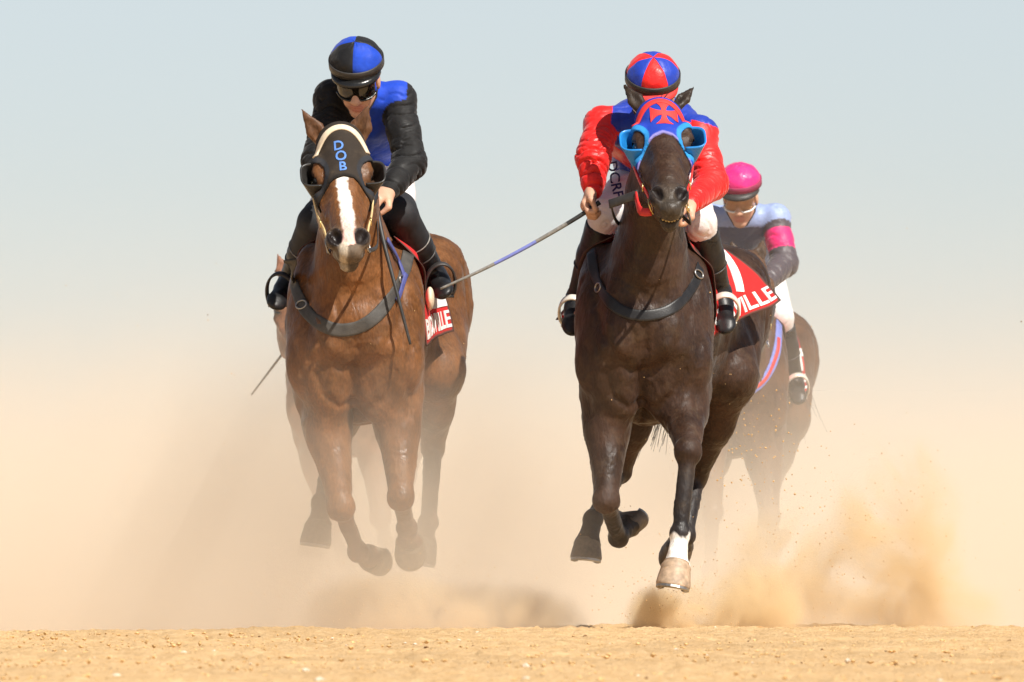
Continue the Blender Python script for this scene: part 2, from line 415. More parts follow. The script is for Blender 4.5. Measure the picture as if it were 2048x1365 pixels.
def head_prims(sp, c):
    hp, R, sc = head_frame(sp); P = []
    def E(l, f, t, r, k=10, col=None, sub=False, rot=None): nwf = 1.0 if t < 200 else sp.get('nose_w', 1.0); P.append(ell(hp(l, f, t), np.array(r) * sc * np.array([nwf, 1, 1]), R if rot is None else rot @ R, k, col, sub))
    def C2(a, b, ra, rb, k=12, col=None): P.append(econe(hp(*a), hp(*b), np.array(ra) * sc, np.array(rb) * sc, R[0], k, col))
    mz = c['muzzle']
    C2((0, -45, 15), (0, -48, 95), (41, 44), (53, 47))
    C2((0, -48, 95), (0, -42, 185), (52, 47), (35, 41))
    C2((0, -42, 185), (0, -35, 268), (34, 40), (30, 34))
    C2((0, -10, 120), (0, -8, 235), (24, 9), (15, 8), 12)                     # nasal bone, flat and broad
    E(0, -38, 284, (35, 33, 34), 10, mz)
    for s in (-1, 1):
        E(s * 47, -30, 96, (17, 20, 27), 9)
        E(s * 44, -16, 74, (14, 10, 14), 8)                                   # brow
        E(s * 50, -34, 104, (14, 15, 17), 4, None, True)                      # eye socket
        P.append(cone(hp(s * 50, -44, 112), hp(s * 35, -44, 200), 13 * sc, 8 * sc, 10))
        E(s * 33, -98, 108, (19, 58, 66), 14)
        P.append(cone(hp(s * 27, -110, 150), hp(s * 17, -80, 255), 19 * sc, 15 * sc, 12))
        E(s * 27, -17, 281, (22, 18, 27), 7, mz)
        E(s * 15, -50, 290, (17, 16, 20), 8, mz)
    C2((0, -95, 130), (0, -72, 255), (34, 40), (26, 22), 14)
    E(0, -30, 312, (28, 22, 15), 8, mz); E(0, -68, 300, (22, 17, 20), 7, mz)
    for s in (-1, 1):
        a = s * 0.5; ro = np.array([[math.cos(a), 0, math.sin(a)], [0, 1, 0], [-math.sin(a), 0, math.cos(a)]])
        E(s * 27, -2, 285, (13, 17, 20), 4, None, True, ro)
    gap = sp.get('mouth', 3.0)
    E(0, -53, 318, (33, gap, 34), 3, None, True)
    for base, tip, wide in sp['ears']:                                         # ear: leaf shape with a cupped front
        b, t = Q(*base), Q(*tip); m = b + 0.42 * (t - b); face = np.array(sp.get('earface', (0, 1.0, 0.2)))
        lat = np.cross(unit(t - b), unit(face))
        P.append(econe(b, m, (wide * 0.72, 12), (wide, 9), lat, 7, c.get('ear')))
        P.append(econe(m, t, (wide, 9), (2.5, 2.5), lat, 5, c.get('ear')))
        P.append(econe(b + 0.2 * (t - b) - unit(face) * 12, t - unit(face) * 7, (wide * 0.55, 8), (1.5, 3), lat, 3, None, sub=True))
    return P

def leg_prims(j, hind, c):
    P = []; j = [Q(*x) for x in j]; dk = c['leg']
    if hind:
        H, St, Hk, F, C = j
        P += [cone(H, St, 88, 58, 34), ell(H + (0, 40, -40), (70, 75, 120), None, 30), cone(St, Hk, 52, 23, 22)]
        g = St + 0.35 * (Hk - St); P.append(ell(g + (0, 18, 0), (38, 46, 70), None, 18))
        bk = np.array([0, 1.0, 0.0]); ax = unit(F - Hk); bk = unit(bk - ax * bk.dot(ax))
        P += [ell(Hk, (24, 29, 32), None, 10), cone(g + bk * 30, Hk + bk * 24 - ax * 12, 15, 12, 9), ell(Hk + bk * 20 - ax * 6, (13, 15, 22), None, 8)]
        P.append(cone(Hk, F, 19, 16.5, 8, dk)); P.append(cone(Hk + bk * 12 + ax * 15, F + bk * 10, 12, 11, 6, dk))
    else:
        E, K, F, C = j; ax0 = unit(K - E)
        P += [cone(E, K, 54, 23, 24), ell(E + 0.22 * (K - E) + (0, -6, 0), (44, 48, 68), None, 20)]
        fr = np.array([0, -1.0, 0.0]); fr = unit(fr - ax0 * fr.dot(ax0))
        P.append(cone(E + 0.15 * (K - E) + fr * 20, E + 0.75 * (K - E) + fr * 10, 18, 11, 8))
        side = np.cross(ax0, fr)
        for s in (-1, 1): P.append(cone(E + 0.2 * (K - E) + s * side * 24, E + 0.8 * (K - E) + s * side * 9, 17, 9, 7))
        ax = unit(F - K); bk = np.array([0, 1.0, 0.25]); bk = unit(bk - ax * bk.dot(ax))
        rot = np.array([unit(np.cross(ax, bk)), bk, ax]); P += [ell(K, (28, 25, 30), None, 6), ell(K + fr * 9 - ax0 * 6, (21, 15, 13), None, 4), ell(K + fr * 9 + ax0 * 10, (20, 14, 12), None, 4), ell(K + side * 17, (11, 16, 22), None, 4), ell(K - side * 17, (11, 16, 22), None, 4)]
        P.append(cone(K, F, 18.5, 15.5, 6, dk)); P.append(cone(K + bk * 17 + ax * 14, F + bk * 14, 9, 9, 2.5, dk)); P.append(cone(K + bk * 9 + ax * 14 + side * 8, F + bk * 7 + side * 9, 7, 6, 3, dk)); P.append(cone(K + bk * 9 + ax * 14 - side * 8, F + bk * 7 - side * 9, 7, 6, 3, dk))
    P += [ell(F, (22.5, 22, 23), None, 5, dk), ell(F + bk * 14, (14, 13, 16), None, 6, dk), cone(F, F + 0.45 * (C - F), 17.5, 18, 6, dk), cone(F + 0.45 * (C - F), C, 18, 25, 6, dk), ell(C, (27.5, 27, 14), None, 6, dk)]
    return P

def horse_prims(sp, c):
    P = []; st = spline(sp['torso'], 15)
    for a, b in zip(st[:-1], st[1:]):
        pa, pb = Q(*a[:3]), Q(*b[:3]); lat = np.cross(unit(pb - pa), (0, 0, 1.0))
        P.append(econe(pa, pb, a[3:5], b[3:5], lat, 12, axr=62))
    x0 = st[0][0]; bx = lambda d: sp['bend'] * (d / 790.0) ** 2
    for s in (-1, 1):
        P.append(ell(Q(x0 + s * 88 + bx(110), 640, 130), (52, 74, 165), np.array([[1, 0, 0], [0, .94, -.34], [0, .34, .94]]), 26))   # shoulder blade
        P.append(ell(Q(x0 + s * 84, 728, 62), (50, 48, 66), None, 34))                                                             # point of shoulder
        P.append(ell(Q(x0 + s * 48, 772, 62), (48, 40, 74), None, 26))                                                    # breast muscle
        P.append(ell(Q(x0 + s * 96 + bx(170), 752, 165), (38, 72, 80), None, 26))                                                  # triceps
        P.append(cone(Q(x0 + s * 50, 690, 14), Q(x0 + s * 34 + bx(60), 560, 34), 28, 34, 22))                                       # neck strap muscle
        P.append(ell(Q(x0 + s * 68 + bx(790), 530 + sp.get('rump', 0), 770), (64, 105, 75), None, 32))                                                 # rump
    P.append(cone(Q(x0 + bx(200), 480, 180), Q(x0 + bx(420), 468, 420), 46, 50, 40))                                               # withers
    nk = sp['neck']
    for a, b in zip(nk[:-1], nk[1:]):
        P.append(econe(Q(*a[:3]), Q(*b[:3]), a[3:5], b[3:5], (1, 0, 0), 22, axr=min(a[3], b[3])))
    for s in (-1, 1):                                                                                                                # neck muscles either side of the windpipe
        a, b = nk[0], nk[-2]
        P.append(cone(Q(a[0] + s * 42, a[1] - 40, a[2] - 70), Q(b[0] + s * 20, b[1] + 20, b[2] - 12), 30, 17, 11))
    a, b = nk[0], nk[-2]; P.append(cone(Q(a[0], a[1] - 60, a[2] - 95), Q(b[0], b[1] + 40, b[2] - 25), 20, 17, 9))
    for n in ('FL', 'FR'): P += leg_prims(sp[n], False, c)
    for n in ('HL', 'HR'): P += leg_prims(sp[n], True, c)
    P += head_prims(sp, c)
    return P

def hoof(name, C, sole, toe, mat, parent, org, sz=1.0):
    C, sole = Q(*C), Q(*sole); d = unit(sole - C); Lh = max(np.linalg.norm(sole - C), 30); toe = np.asarray(toe, float); toe = unit(toe - d * toe.dot(d)); sd = np.cross(d, toe)
    V, F, n = [], [], 20; rows = ((-0.12, 22.5, 0), (0.0, 25, 0), (0.06, 27, 1), (0.13, 26.2, 1.5), (0.5, 28.8, 5), (0.85, 30.6, 9), (0.97, 30.2, 11), (1.03, 28, 11), (0.9, 20, 10))
    for t, r, sh in rows:
        for i in range(n):
            a = 2 * math.pi * i / n; ca, sa = math.cos(a), math.sin(a)
            ca2 = ca if ca > -0.55 else -0.55 - 0.25 * (-0.55 - ca)            # flattened heel
            V.append(C + d * (t * Lh * (1.0 if t < 0.3 else 0.86 + 0.14 * ca)) + toe * (sh + r * 1.08 * ca2) * sz + sd * r * sa * sz)
    m = len(rows)
    for i in range(m - 1):
        for k in range(n): F.append((i * n + k, (i + 1) * n + k, (i + 1) * n + (k + 1) % n, i * n + (k + 1) % n))
    F.append(tuple((m - 1) * n + k for k in range(n))); F.append(tuple(range(n))[::-1])
    h = mesh_obj(name, W(V), F, mat, parent, origin=org)
    V, F = [], []; n2 = 18                                                       # the shoe: an open horseshoe of metal
    for i in range(n2):
        a = -2.35 + 4.7 * i / (n2 - 1); dr = toe * (11 + 30 * 1.05 * max(math.cos(a), -0.68)) * sz + sd * 29.5 * math.sin(a) * sz
        o = C + d * (1.045 * Lh * (0.86 + 0.14 * math.cos(a))) + dr; iv = unit(toe * 10 - dr) * 9
        for q in (o - d * 2.5, o + d * 2.5, o + iv + d * 2.5, o + iv - d * 2.5): V.append(q)
    for i in range(n2 - 1):
        for k in range(4): F.append((i * 4 + k, (i + 1) * 4 + k, (i + 1) * 4 + (k + 1) % 4, i * 4 + (k + 1) % 4))
    F += [(0, 1, 2, 3), tuple((n2 - 1) * 4 + k for k in (3, 2, 1, 0))]
    mesh_obj('horseshoe', W(V), F, 'steel', h, smooth=False, origin=org)
    return h

def strands(name, roots, dirs, length, mat, parent, org, rad=1.6, curl=0.25, seed=1, seg=7, gravity=-0.6, jit=0.16):
    """a lock of hair: many thin tapered strands"""
    r = np.random.RandomState(seed); V, F = [], []
    for p, d in zip(roots, dirs):
        p = np.asarray(p, float); d = unit(np.asarray(d, float) + r.normal(size=3) * jit); L = length * (0.6 + 0.5 * r.rand()); pts = [p]
        for i in range(seg):
            d = unit(d + r.normal(size=3) * curl * 0.35 + np.array([0, 0, gravity]) * 0.16); pts.append(pts[-1] + d * L / seg)
        v, f = tube_data(pts, np.linspace(rad, rad * 0.25, seg + 1), 3); b = len(V); V += v; F += [tuple(i + b for i in q) for q in f]
    o = mesh_obj(name, W(V), F, mat, parent, origin=org); o['kind'] = 'stuff'; return o

def on_surface(bvh, pts, ray=(0, 1, 0), lift=2.0):
    out, nr = [], []; ray = unit(ray); last = None
    for p in pts:
        p = np.asarray(p, float); hit = bvh.ray_cast(Vector(p - ray * 400), Vector(ray), 1600)
        if hit[0] is None: h, n = (p, -ray) if last is None else (np.array([p[0], last[1], p[2]]), -ray)
        else: h, n = np.array(hit[0]), np.array(hit[1])
        if n.dot(ray) > 0: n = -n
        last = h; out.append(h + n * lift); nr.append(n)
    return np.array(out), np.array(nr)
def strap_on(name, bvh, ctrl, width, thick, mat, parent, org, m=30, ray=(0, 1, 0), lift=1.5):
    p, nr = on_surface(bvh, spline(ctrl, m), ray, lift)
    for _ in range(2):
        p[1:-1] = 0.25 * p[:-2] + 0.5 * p[1:-1] + 0.25 * p[2:]; nr[1:-1] = nr[:-2] + 2 * nr[1:-1] + nr[2:]
    tg = np.gradient(p, axis=0); wd = np.cross(nr, tg)
    return tube(name, p, 1.0, mat, parent, org, n=10, flat=(wd, width / 2, thick))

def patch(ctrl):
    """smooth surface through a grid of control points -> function (u, v) -> point"""
    c = np.asarray(ctrl, float); R, Cn = c.shape[:2]
    def wts(s, n):
        s = np.clip(s, 0, 1) * (n - 1); i = np.minimum(s.astype(int), n - 2); t = s - i; Wt = np.zeros((len(s), n))
        for k, cf in ((-1, -0.5 * t + t ** 2 - 0.5 * t ** 3), (0, 1 - 2.5 * t ** 2 + 1.5 * t ** 3), (1, 0.5 * t + 2 * t ** 2 - 1.5 * t ** 3), (2, -0.5 * t ** 2 + 0.5 * t ** 3)):
            np.add.at(Wt, (np.arange(len(s)), np.clip(i + k, 0, n - 1)), cf)
        return Wt
    def f(u, v):
        u, v = np.atleast_1d(np.asarray(u, float)), np.atleast_1d(np.asarray(v, float))
        return np.einsum('ni,nj,ijk->nk', wts(v, R), wts(u, Cn), c)
    return f
def patch_mesh(name, f, mat, parent, org, nu=28, nv=28, th=1.6, cols=None, ripple=0.0, seed=3):
    uu, vv = np.meshgrid(np.linspace(0, 1, nu), np.linspace(0, 1, nv)); P = f(uu.ravel(), vv.ravel())
    F = [(j * nu + i, j * nu + i + 1, (j + 1) * nu + i + 1, (j + 1) * nu + i) for j in range(nv - 1) for i in range(nu - 1)]
    N = vnormals(P, np.array(F)); V, F2 = solid(P - N * th * 0.5, N, F, th)
    cc = None if cols is None else np.tile(cols(uu.ravel(), vv.ravel()), (2, 1))
    return mesh_obj(name, W(V), F2, mat, parent, origin=org, cols=cc)
def patch_decal(name, shape, f, u0, v0, du, dv, mat, parent, org, lift=1.6, out=None):
    """lay 2-D letters on a patch: letter x -> along du, letter y -> along dv (pairs in u,v)"""
    P2, F = shape; u = u0 + P2[:, 0] * du[0] + P2[:, 1] * dv[0]; v = v0 + P2[:, 0] * du[1] + P2[:, 1] * dv[1]
    P = f(u, v); e = 1e-3; n = np.cross(f(np.minimum(u + e, 1), v) - f(np.maximum(u - e, 0), v), f(u, np.minimum(v + e, 1)) - f(u, np.maximum(v - e, 0)))
    n = n / np.maximum(np.linalg.norm(n, axis=1), 1e-9)[:, None]
    if out is not None: n = np.where((n @ np.asarray(out, float) < 0)[:, None], -n, n)
    V, F = solid(P + n * 0.8, n, F, lift)
    return mesh_obj(name, W(V), F, mat, parent, smooth=False, origin=org)

def shell_cup(name, hp, R, sc, s, mat, parent, org, big=1.0):
    """half cup of a blinker standing round the outer side of an eye hole, splayed open to the front"""
    nu, nv = 23, 9; V = []
    for j in range(nv):
        v = j / (nv - 1)
        for i in range(nu):
            a = -1.75 + 3.5 * i / (nu - 1); ca, sa = math.cos(a), math.sin(a); q = (abs(ca) ** 4 + abs(sa) ** 4) ** -0.25
            V.append(hp(s * (50 + (12 + 27 * v ** 0.8 * big) * max(ca, -0.25) * q), -62 + 66 * v * big - 8 * v * v, 102 + (32 + 5 * v) * sa * q * big))
    F = [(j * nu + i, j * nu + i + 1, (j + 1) * nu + i + 1, (j + 1) * nu + i) for j in range(nv - 1) for i in range(nu - 1)]
    V = np.array(V); N = vnormals(V, np.array(F)); V, F = solid(V - N * 1.5, N, F, 3.0)
    return mesh_obj(name, W(V), F, mat, parent, origin=org)

GROOVES = [([(2, 655), (3, 700), (0, 745), (-3, 800), (-2, 850)], 9, 7), ([(-78, 745), (-62, 790), (-30, 818), (-4, 806)], 8, 4.5), ([(84, 745), (64, 790), (32, 820), (2, 808)], 8, 4.5),
    ([(-100, 560), (-88, 640), (-62, 700), (-30, 735), (-6, 742)], 10, 5), ([(104, 560), (92, 640), (66, 700), (34, 735), (6, 742)], 10, 5), ([(-118, 690), (-104, 760), (-112, 830)], 9, 4), ([(118, 690), (104, 760), (112, 830)], 9, 4),
    ([(-40, 600), (-26, 660), (-10, 700)], 8, 3), ([(40, 600), (26, 660), (10, 700)], 8, 3), ([(-48, 690), (-40, 740), (-46, 790)], 10, -3), ([(48, 690), (42, 740), (48, 790)], 10, -3), ([(-70, 650), (-80, 700)], 12, -3.5), ([(72, 650), (82, 700)], 12, -3.5)]
FLANK = [([(700, 470), (745, 560), (730, 680), (690, 760)], 9, 5), ([(840, 520), (830, 620), (790, 740)], 9, 5), ([(620, 560), (640, 640), (625, 720)], 14, 5), ([(170, 560), (215, 640), (230, 740)], 10, 4.5), ([(110, 560), (140, 640), (120, 720)], 9, 3.5), ([(780, 600), (770, 700)], 14, -4), ([(200, 780), (330, 830), (500, 800)], 12, 3)]
def make_horse(sp, c, label, loc=None, h=4.0, hood=None, tail=None):
    x0 = sp['torso'][0][0]; org = W(Q(x0, 1260, 0)); T = thing('racehorse', label, 'horse', tuple(org) if loc is None else loc, 'horses racing on the sand')
    P = horse_prims(sp, c); fld = Field(P, h); V, Qd = surface(fld.F, fld.lo, h, 2); del fld
    hp, R, sc = head_frame(sp); o = hp(0, 0, 0); q = (V - o) / sc; l, f, t = q @ R[0], q @ R[1], q @ R[2]
    cols = prim_cols(V, P, c['base'])
    yy = 1260 - V[:, 2]
    if 'belly' in c:                                                             # paler flanks and darker topline of the coat itself
        m = np.clip((V[:, 2] - 560) / 260, 0, 1)[:, None] * (t < -40)[:, None]; cols = cols * (1 - m) + cols * np.array(c['belly']) * m
    inhead = (t > 40) & (t < 345) & (np.abs(l) < 80) & (f > -140) & (f < 40)
    mott = 1 + 0.26 * wob(V, 0.035, 5) + 0.14 * wob(V, 0.12, 6); cols *= mott[:, None]
    if 'blaze' in c:
        lc = np.interp(t, [60, 150, 250, 300, 330], [-2, -4, 2, 0, -4]); wd = np.interp(t, [60, 150, 230, 275, 290, 310], [10, 13, 14, 12, 17, 7]) + 2.2 * wob(V, 0.22, 9) + 2.0 * wob(V, 0.06, 10)
        m = np.clip((wd - np.abs(l - lc)) / 2.2, 0, 1) * inhead * (f > -26) * (t < 305)
        pink = np.clip((t - 225) / 50, 0, 1)[:, None]; wc = np.array([0.74, 0.69, 0.62]) * (1 - pink) + np.array([0.66, 0.42, 0.36]) * pink
        cols = cols * (1 - m[:, None]) + wc * m[:, None]
        m = np.clip((10 - np.abs(l + 12) + 4 * wob(V, 0.15, 12)) / 4, 0, 1) * (t > 296) * (f > -75) * inhead; cols = cols * (1 - 0.7 * m[:, None]) + np.array([0.5, 0.42, 0.32]) * 0.7 * m[:, None]
    for s in (-1, 1):                                                            # nostril linings, eye rims
        m = np.clip(1.25 - (((l - s * 27) / 15) ** 2 + ((f + 4) / 21) ** 2 + ((t - 285) / 21) ** 2), 0, 0.25) * 4 * (f < 3); cols = cols * (1 - m[:, None]) + np.array([0.012, 0.007, 0.006]) * m[:, None]
        m = np.clip(1.6 - (((l - s * 52) / 17) ** 2 + ((f + 34) / 17) ** 2 + ((t - 104) / 19) ** 2), 0, 1); cols = cols * (1 - 0.75 * m[:, None]) + np.array([0.012, 0.008, 0.006]) * 0.75 * m[:, None]
    if 'sock' in c:
        for jn, d0, d1 in c['sock']:
            F_, C_ = Q(*sp[jn][-2]), Q(*sp[jn][-1]); ax = unit(C_ - F_); LL = np.linalg.norm(C_ - F_); tt = (V - F_) @ ax / LL; rr = np.linalg.norm((V - F_) - ((V - F_) @ ax)[:, None] * ax, axis=1)
            m = np.clip((tt - d0 + 0.25 * wob(V, 0.25, 4)) / 0.12, 0, 1) * (rr < 42) * (tt < 2); cols = cols * (1 - m[:, None]) + np.array([0.78, 0.75, 0.70]) * m[:, None]
    N = vnormals(V, Qd); dsp = 1.1 * wob(V, 0.045, 21) + 0.5 * wob(V, 0.12, 22) + 0.35 * wob(V, 0.26, 23)
    vein = np.abs(wob(V, 0.032, 41) + 0.4 * wob(V, 0.08, 42)); dsp = dsp + 1.3 * np.exp(-(vein / 0.05) ** 2)              # veins standing out under the skin
    xz = np.stack([V[:, 0] - x0, yy], 1); wx = xz + 5 * np.stack([wob(V, 0.04, 31), wob(V, 0.04, 32)], 1)
    for pts, wd, dep in GROOVES:                                                 # lines between the muscles of breast, shoulder and legs
        pts = np.array(pts, float); best = np.full(len(V), 1e9)
        for a, b in zip(pts[:-1], pts[1:]):
            ab = b - a; tt = np.clip(((wx - a) @ ab) / ab.dot(ab), 0, 1); best = np.minimum(best, np.linalg.norm(wx - a - tt[:, None] * ab, axis=1))
        dsp = dsp - dep * np.exp(-(best / wd) ** 2) * np.clip((-N[:, 1] - 0.1) / 0.4, 0, 1) * (V[:, 1] < 260)
    for pts, wd, dep in FLANK:                                                   # hindquarter lines, seen from either side (depth, height)
        pts = np.array(pts, float); best = np.full(len(V), 1e9); yz = np.stack([V[:, 1], yy], 1) + 6 * np.stack([wob(V, 0.03, 33), wob(V, 0.03, 34)], 1)
        for a, b in zip(pts[:-1], pts[1:]):
            ab = b - a; tt = np.clip(((yz - a) @ ab) / ab.dot(ab), 0, 1); best = np.minimum(best, np.linalg.norm(yz - a - tt[:, None] * ab, axis=1))
        dsp = dsp - dep * np.exp(-(best / wd) ** 2) * np.clip((np.abs(N[:, 0]) - 0.2) / 0.4, 0, 1)
    V2 = V + N * dsp[:, None]
    body = mesh_obj('body', W(V2), Qd, 'coat', T, origin=org, cols=np.clip(cols, 0, 1))
    bvh = bvh_of(V2, Qd)
    for s in (-1, 1):                                                            # eyes: dark globes set in the sockets
        bm = bmesh.new(); bmesh.ops.create_uvsphere(bm, u_segments=14, v_segments=10, radius=1.0)
        VV = np.array([v.co[:] for v in bm.verts]) * 14.5 * sc + hp(s * 46, -34, 103); bm.verts.index_update(); FF = [tuple(v.index for v in fc.verts) for fc in bm.faces]; bm.free()
        mesh_obj('eye', W(VV), FF, 'eye_dark', T, origin=org)
    for n in ('FL', 'FR', 'HL', 'HR'):
        C_, so = sp[n][-1], sp[n + '_sole']; toe = sp.get(n + '_toe', (0, -1, 0.1))
        hoof('hoof', C_, so, toe, 'hoof_pale' if n in c.get('pale', ()) else 'hoof_horn', T, org, 1.14 if n in c.get('pale', ()) else 1.06)
    return T, org, P, bvh, (hp, R, sc), (V2, Qd)

def make_hood(T, org, sp, P, frame, col, band, edge, h=2.8):
    hp, R, sc = frame; o = hp(0, 0, 0); near = []
    lo = hp(0, -60, 110) - 190 * sc; hi = hp(0, -60, 110) + 190 * sc
    for p in P:
        a, b = pbox(p)
        if (b > lo).all() and (a < hi).all(): near.append(p)
    ears = len(sp['ears']) * 3; keep = [p for p in near if not any(p is e for e in P[-ears:])]
    fl = Field(keep, h, lo, hi, grow=8); X, Y, Z = fl.grid()
    x, y, z = X - np.float32(o[0]), Y - np.float32(o[1]), Z - np.float32(o[2])
    l, f, t = [(x * np.float32(R[i, 0]) + y * np.float32(R[i, 1]) + z * np.float32(R[i, 2])) / np.float32(sc) for i in range(3)]
    def reg(off):
        al = np.abs(l); cut = np.interp(al, [0, 20, 40, 60, 80], sp['hoodcut']).astype(np.float32)
        g = t - cut - off
        g = np.maximum(g, -(t + 22)); g = np.maximum(g, -(f + 116 - 0.27 * t))
        for s in (-1, 1):
            e = np.sqrt(((l - s * 56) / 26) ** 2 + ((t - 104) / 32) ** 2 + ((f + 34) / 40) ** 2) - 1; g = np.maximum(g, -e * 22)
            for (b, tp, wd) in sp['ears']:
                pass
        return g
    g = reg(0.0) * sc
    d = np.maximum(fl.F - 4.0, g); V, Qd = surface(d.astype(np.float32), fl.lo, h, 2)
    q = (V - o) / sc; vl, vf, vt = q @ R[0], q @ R[1], q @ R[2]
    cols = np.tile(np.array(col), (len(V), 1)).astype(float)
    if edge is not None:
        cut = np.interp(np.abs(vl), [0, 20, 40, 60, 80], sp['hoodcut']); m = np.clip((vt - cut + 8) / 3, 0, 1)[:, None]; cols = cols * (1 - m) + np.array(edge[0]) * m
        e = [np.sqrt(((vl - s * 56) / 26) ** 2 + ((vt - 104) / 32) ** 2 + ((vf + 34) / 40) ** 2) - 1 for s in (-1, 1)]; m = np.clip((0.42 - np.minimum(e[0], e[1])) / 0.06, 0, 1)[:, None]
        cols = cols * (1 - m) + np.array(edge[1]) * m
    hood = mesh_obj('blinker_hood', W(V), Qd, 'hood_cloth', T, origin=org, cols=cols); bv = bvh_of(V, Qd)
    # browband
    ctrl = [hp(a, 0, tt) for a, tt in ((-52, 60), (-42, 40), (-24, 24), (0, 18), (24, 24), (42, 40), (52, 60))]
    strap_on('browband', bv, ctrl, 15 * sc, 2.2, band, T, org, 26, ray=-R[1], lift=1.0)
    return hood, bv

# ------------------------------------------------------------------ ground placeholder comes later; the two leaders
def torso(x0, bend, ry=0):
    b = lambda d: x0 + bend * (d / 790.0) ** 2
    return [(x0, 700, 60, 104, 118), (b(140), 662, 140, 122, 190), (b(330), 640, 330, 108, 190), (b(540), 630, 540, 120, 178),
            (b(680), 602 + ry * 0.6, 680, 118, 158), (b(790), 588 + ry, 790, 120, 145), (b(870), 615, 870, 96, 115)]
BAY = dict(base=(0.150, 0.060, 0.019), leg=(0.085, 0.040, 0.022), muzzle=(0.085, 0.065, 0.045), ear=(0.12, 0.055, 0.026), belly=(1.0, 1.0, 1.0), blaze=True)
DARK = dict(base=(0.040, 0.0190, 0.0105), leg=(0.022, 0.018, 0.017), muzzle=(0.050, 0.040, 0.030), ear=(0.030, 0.020, 0.014), sock=[('FR', 0.10, 0)], pale=('FR',))
SPA = dict(torso=torso(708, 92), bend=92,
    neck=[(712, 600, 150, 104, 150), (706, 500, 75, 72, 112), (696, 405, 15, 57, 84), (686, 330, -10, 48, 62), (681, 292, -6, 45, 50)],
    poll=(680, 262, -10), lip=(702, 502, -225), roll=0.02, turn=0.04, mouth=2.5, nose_w=0.92, hoodcut=(128, 132, 146, 172, 207), earface=(0.0, 1.0, 0.2),
    ears=[((648, 288, 8), (603, 219, 2), 20), ((713, 282, 8), (737, 211, -2), 22)],
    FL=[(646, 805, 125), (682, 1015, 40), (714, 1104, 150), (736, 1114, 195)], FL_sole=(754, 1108, 240), FL_toe=(0.2, 0.3, -1),
    FR=[(792, 795, 125), (802, 995, 25), (812, 1056, 155), (817, 1084, 195)], FR_sole=(820, 1106, 225), FR_toe=(0, -0.5, -1),
    HL=[(730, 600, 800), (690, 752, 600), (655, 905, 740), (634, 1005, 590), (628, 1050, 560)], HL_sole=(621, 1100, 545),
    HR=[(852, 592, 800), (870, 735, 600), (862, 890, 740), (852, 1045, 620), (844, 1086, 590)], HR_sole=(834, 1138, 575))
SPB = dict(torso=torso(1287, 136, 26), bend=136, rump=26,
    neck=[(1296, 600, 150, 106, 150), (1300, 500, 72, 70, 112), (1308, 395, 10, 54, 84), (1315, 300, -20, 47, 62), (1318, 245, -18, 45, 50)],
    poll=(1318, 203, -25), lip=(1338, 414, -270), roll=-0.03, turn=-0.05, mouth=5.0, nose_w=0.82, hoodcut=(106, 114, 136, 172, 215), earface=(0.3, 0.8, -0.6),
    ears=[((1288, 222, 0), (1247, 168, 30), 17), ((1352, 215, 0), (1388, 173, 30), 16)],
    FL=[(1216, 800, 125), (1213, 1000, 25), (1238, 1074, 150), (1254, 1052, 205)], FL_sole=(1266, 1022, 240), FL_toe=(0.3, 0.4, -1),
    FR=[(1368, 790, 120), (1375, 905, -55), (1359, 1068, -85), (1351, 1132, -112)], FR_sole=(1342, 1186, -134),
    HL=[(1352, 600, 800), (1290, 765, 600), (1245, 935, 740), (1190, 1038, 590), (1178, 1086, 560)], HL_sole=(1174, 1130, 545),
    HR=[(1462, 600, 800), (1470, 745, 600), (1402, 950, 740), (1380, 1070, 650), (1370, 1090, 690)], HR_sole=(1362, 1108, 735))

horseA, orgA, PA, bvhA, frA, mA = make_horse(SPA, BAY, 'bay racehorse with a white blaze and black blinker hood, its legs fading into dust')
horseB, orgB, PB, bvhB, frB, mB = make_horse(SPB, DARK, 'dark brown racehorse in a blue blinker hood with a white front pastern')

# ------------------------------------------------------------------ people
SKIN = (0.60, 0.345, 0.235); LIP = (0.47, 0.17, 0.14)
def person_frame(sp):
    c = Q(*sp['head']); f = unit(sp['face']); up = np.array(sp.get('up', (0, 0, 1.0))); up = unit(up - f * up.dot(f)); lat = np.cross(f, up)
    if lat[0] < 0: lat = -lat
    hp = lambda l, ff, u: c + l * lat + ff * f + u * up
    return hp, np.array([lat, f, up])
def face_prims(sp):
    hp, R = person_frame(sp); P = []
    def E(l, f, u, r, k=6, col=None, sub=False): P.append(ell(hp(l, f, u), r, R, k, col, sub))
    E(0, -8, 24, (39, 49, 40)); E(0, 14, -8, (33, 33, 46), 10)
    for s in (-1, 1):
        P.append(cone(hp(s * 23, 4, -34), hp(s * 5, 34, -53), 13, 11, 9)); E(s * 22, 30, -9, (13, 12, 15), 8)
        E(s * 40, -4, -6, (5, 12, 18), 3); E(s * 16, 36, -30, (11, 9, 12), 8)
    E(0, 37, -54, (14, 10, 10), 8)
    P.append(cone(hp(0, 43, 8), hp(0, 56, -15), 6, 8, 5)); E(0, 57, -16, (9, 9, 7.5), 4)
    for s in (-1, 1): E(s * 8, 50, -19, (5.5, 7, 5.5), 3)
    E(0, 38, 17, (28, 9, 7), 6); E(0, 40, -34, (17, 9, 6), 5)
    for s in (-1, 1): E(s * 16, 48, 4, (10, 10, 7), 4, None, True)
    E(0, 47, -32.5, (14, 5.5, 3.6), 2.5, LIP); E(0, 45.5, -40.5, (13, 5.5, 4.2), 2.5, LIP); E(0, 52, -36.4, (14, 7, 1.3), 1.2, None, True)
    return P
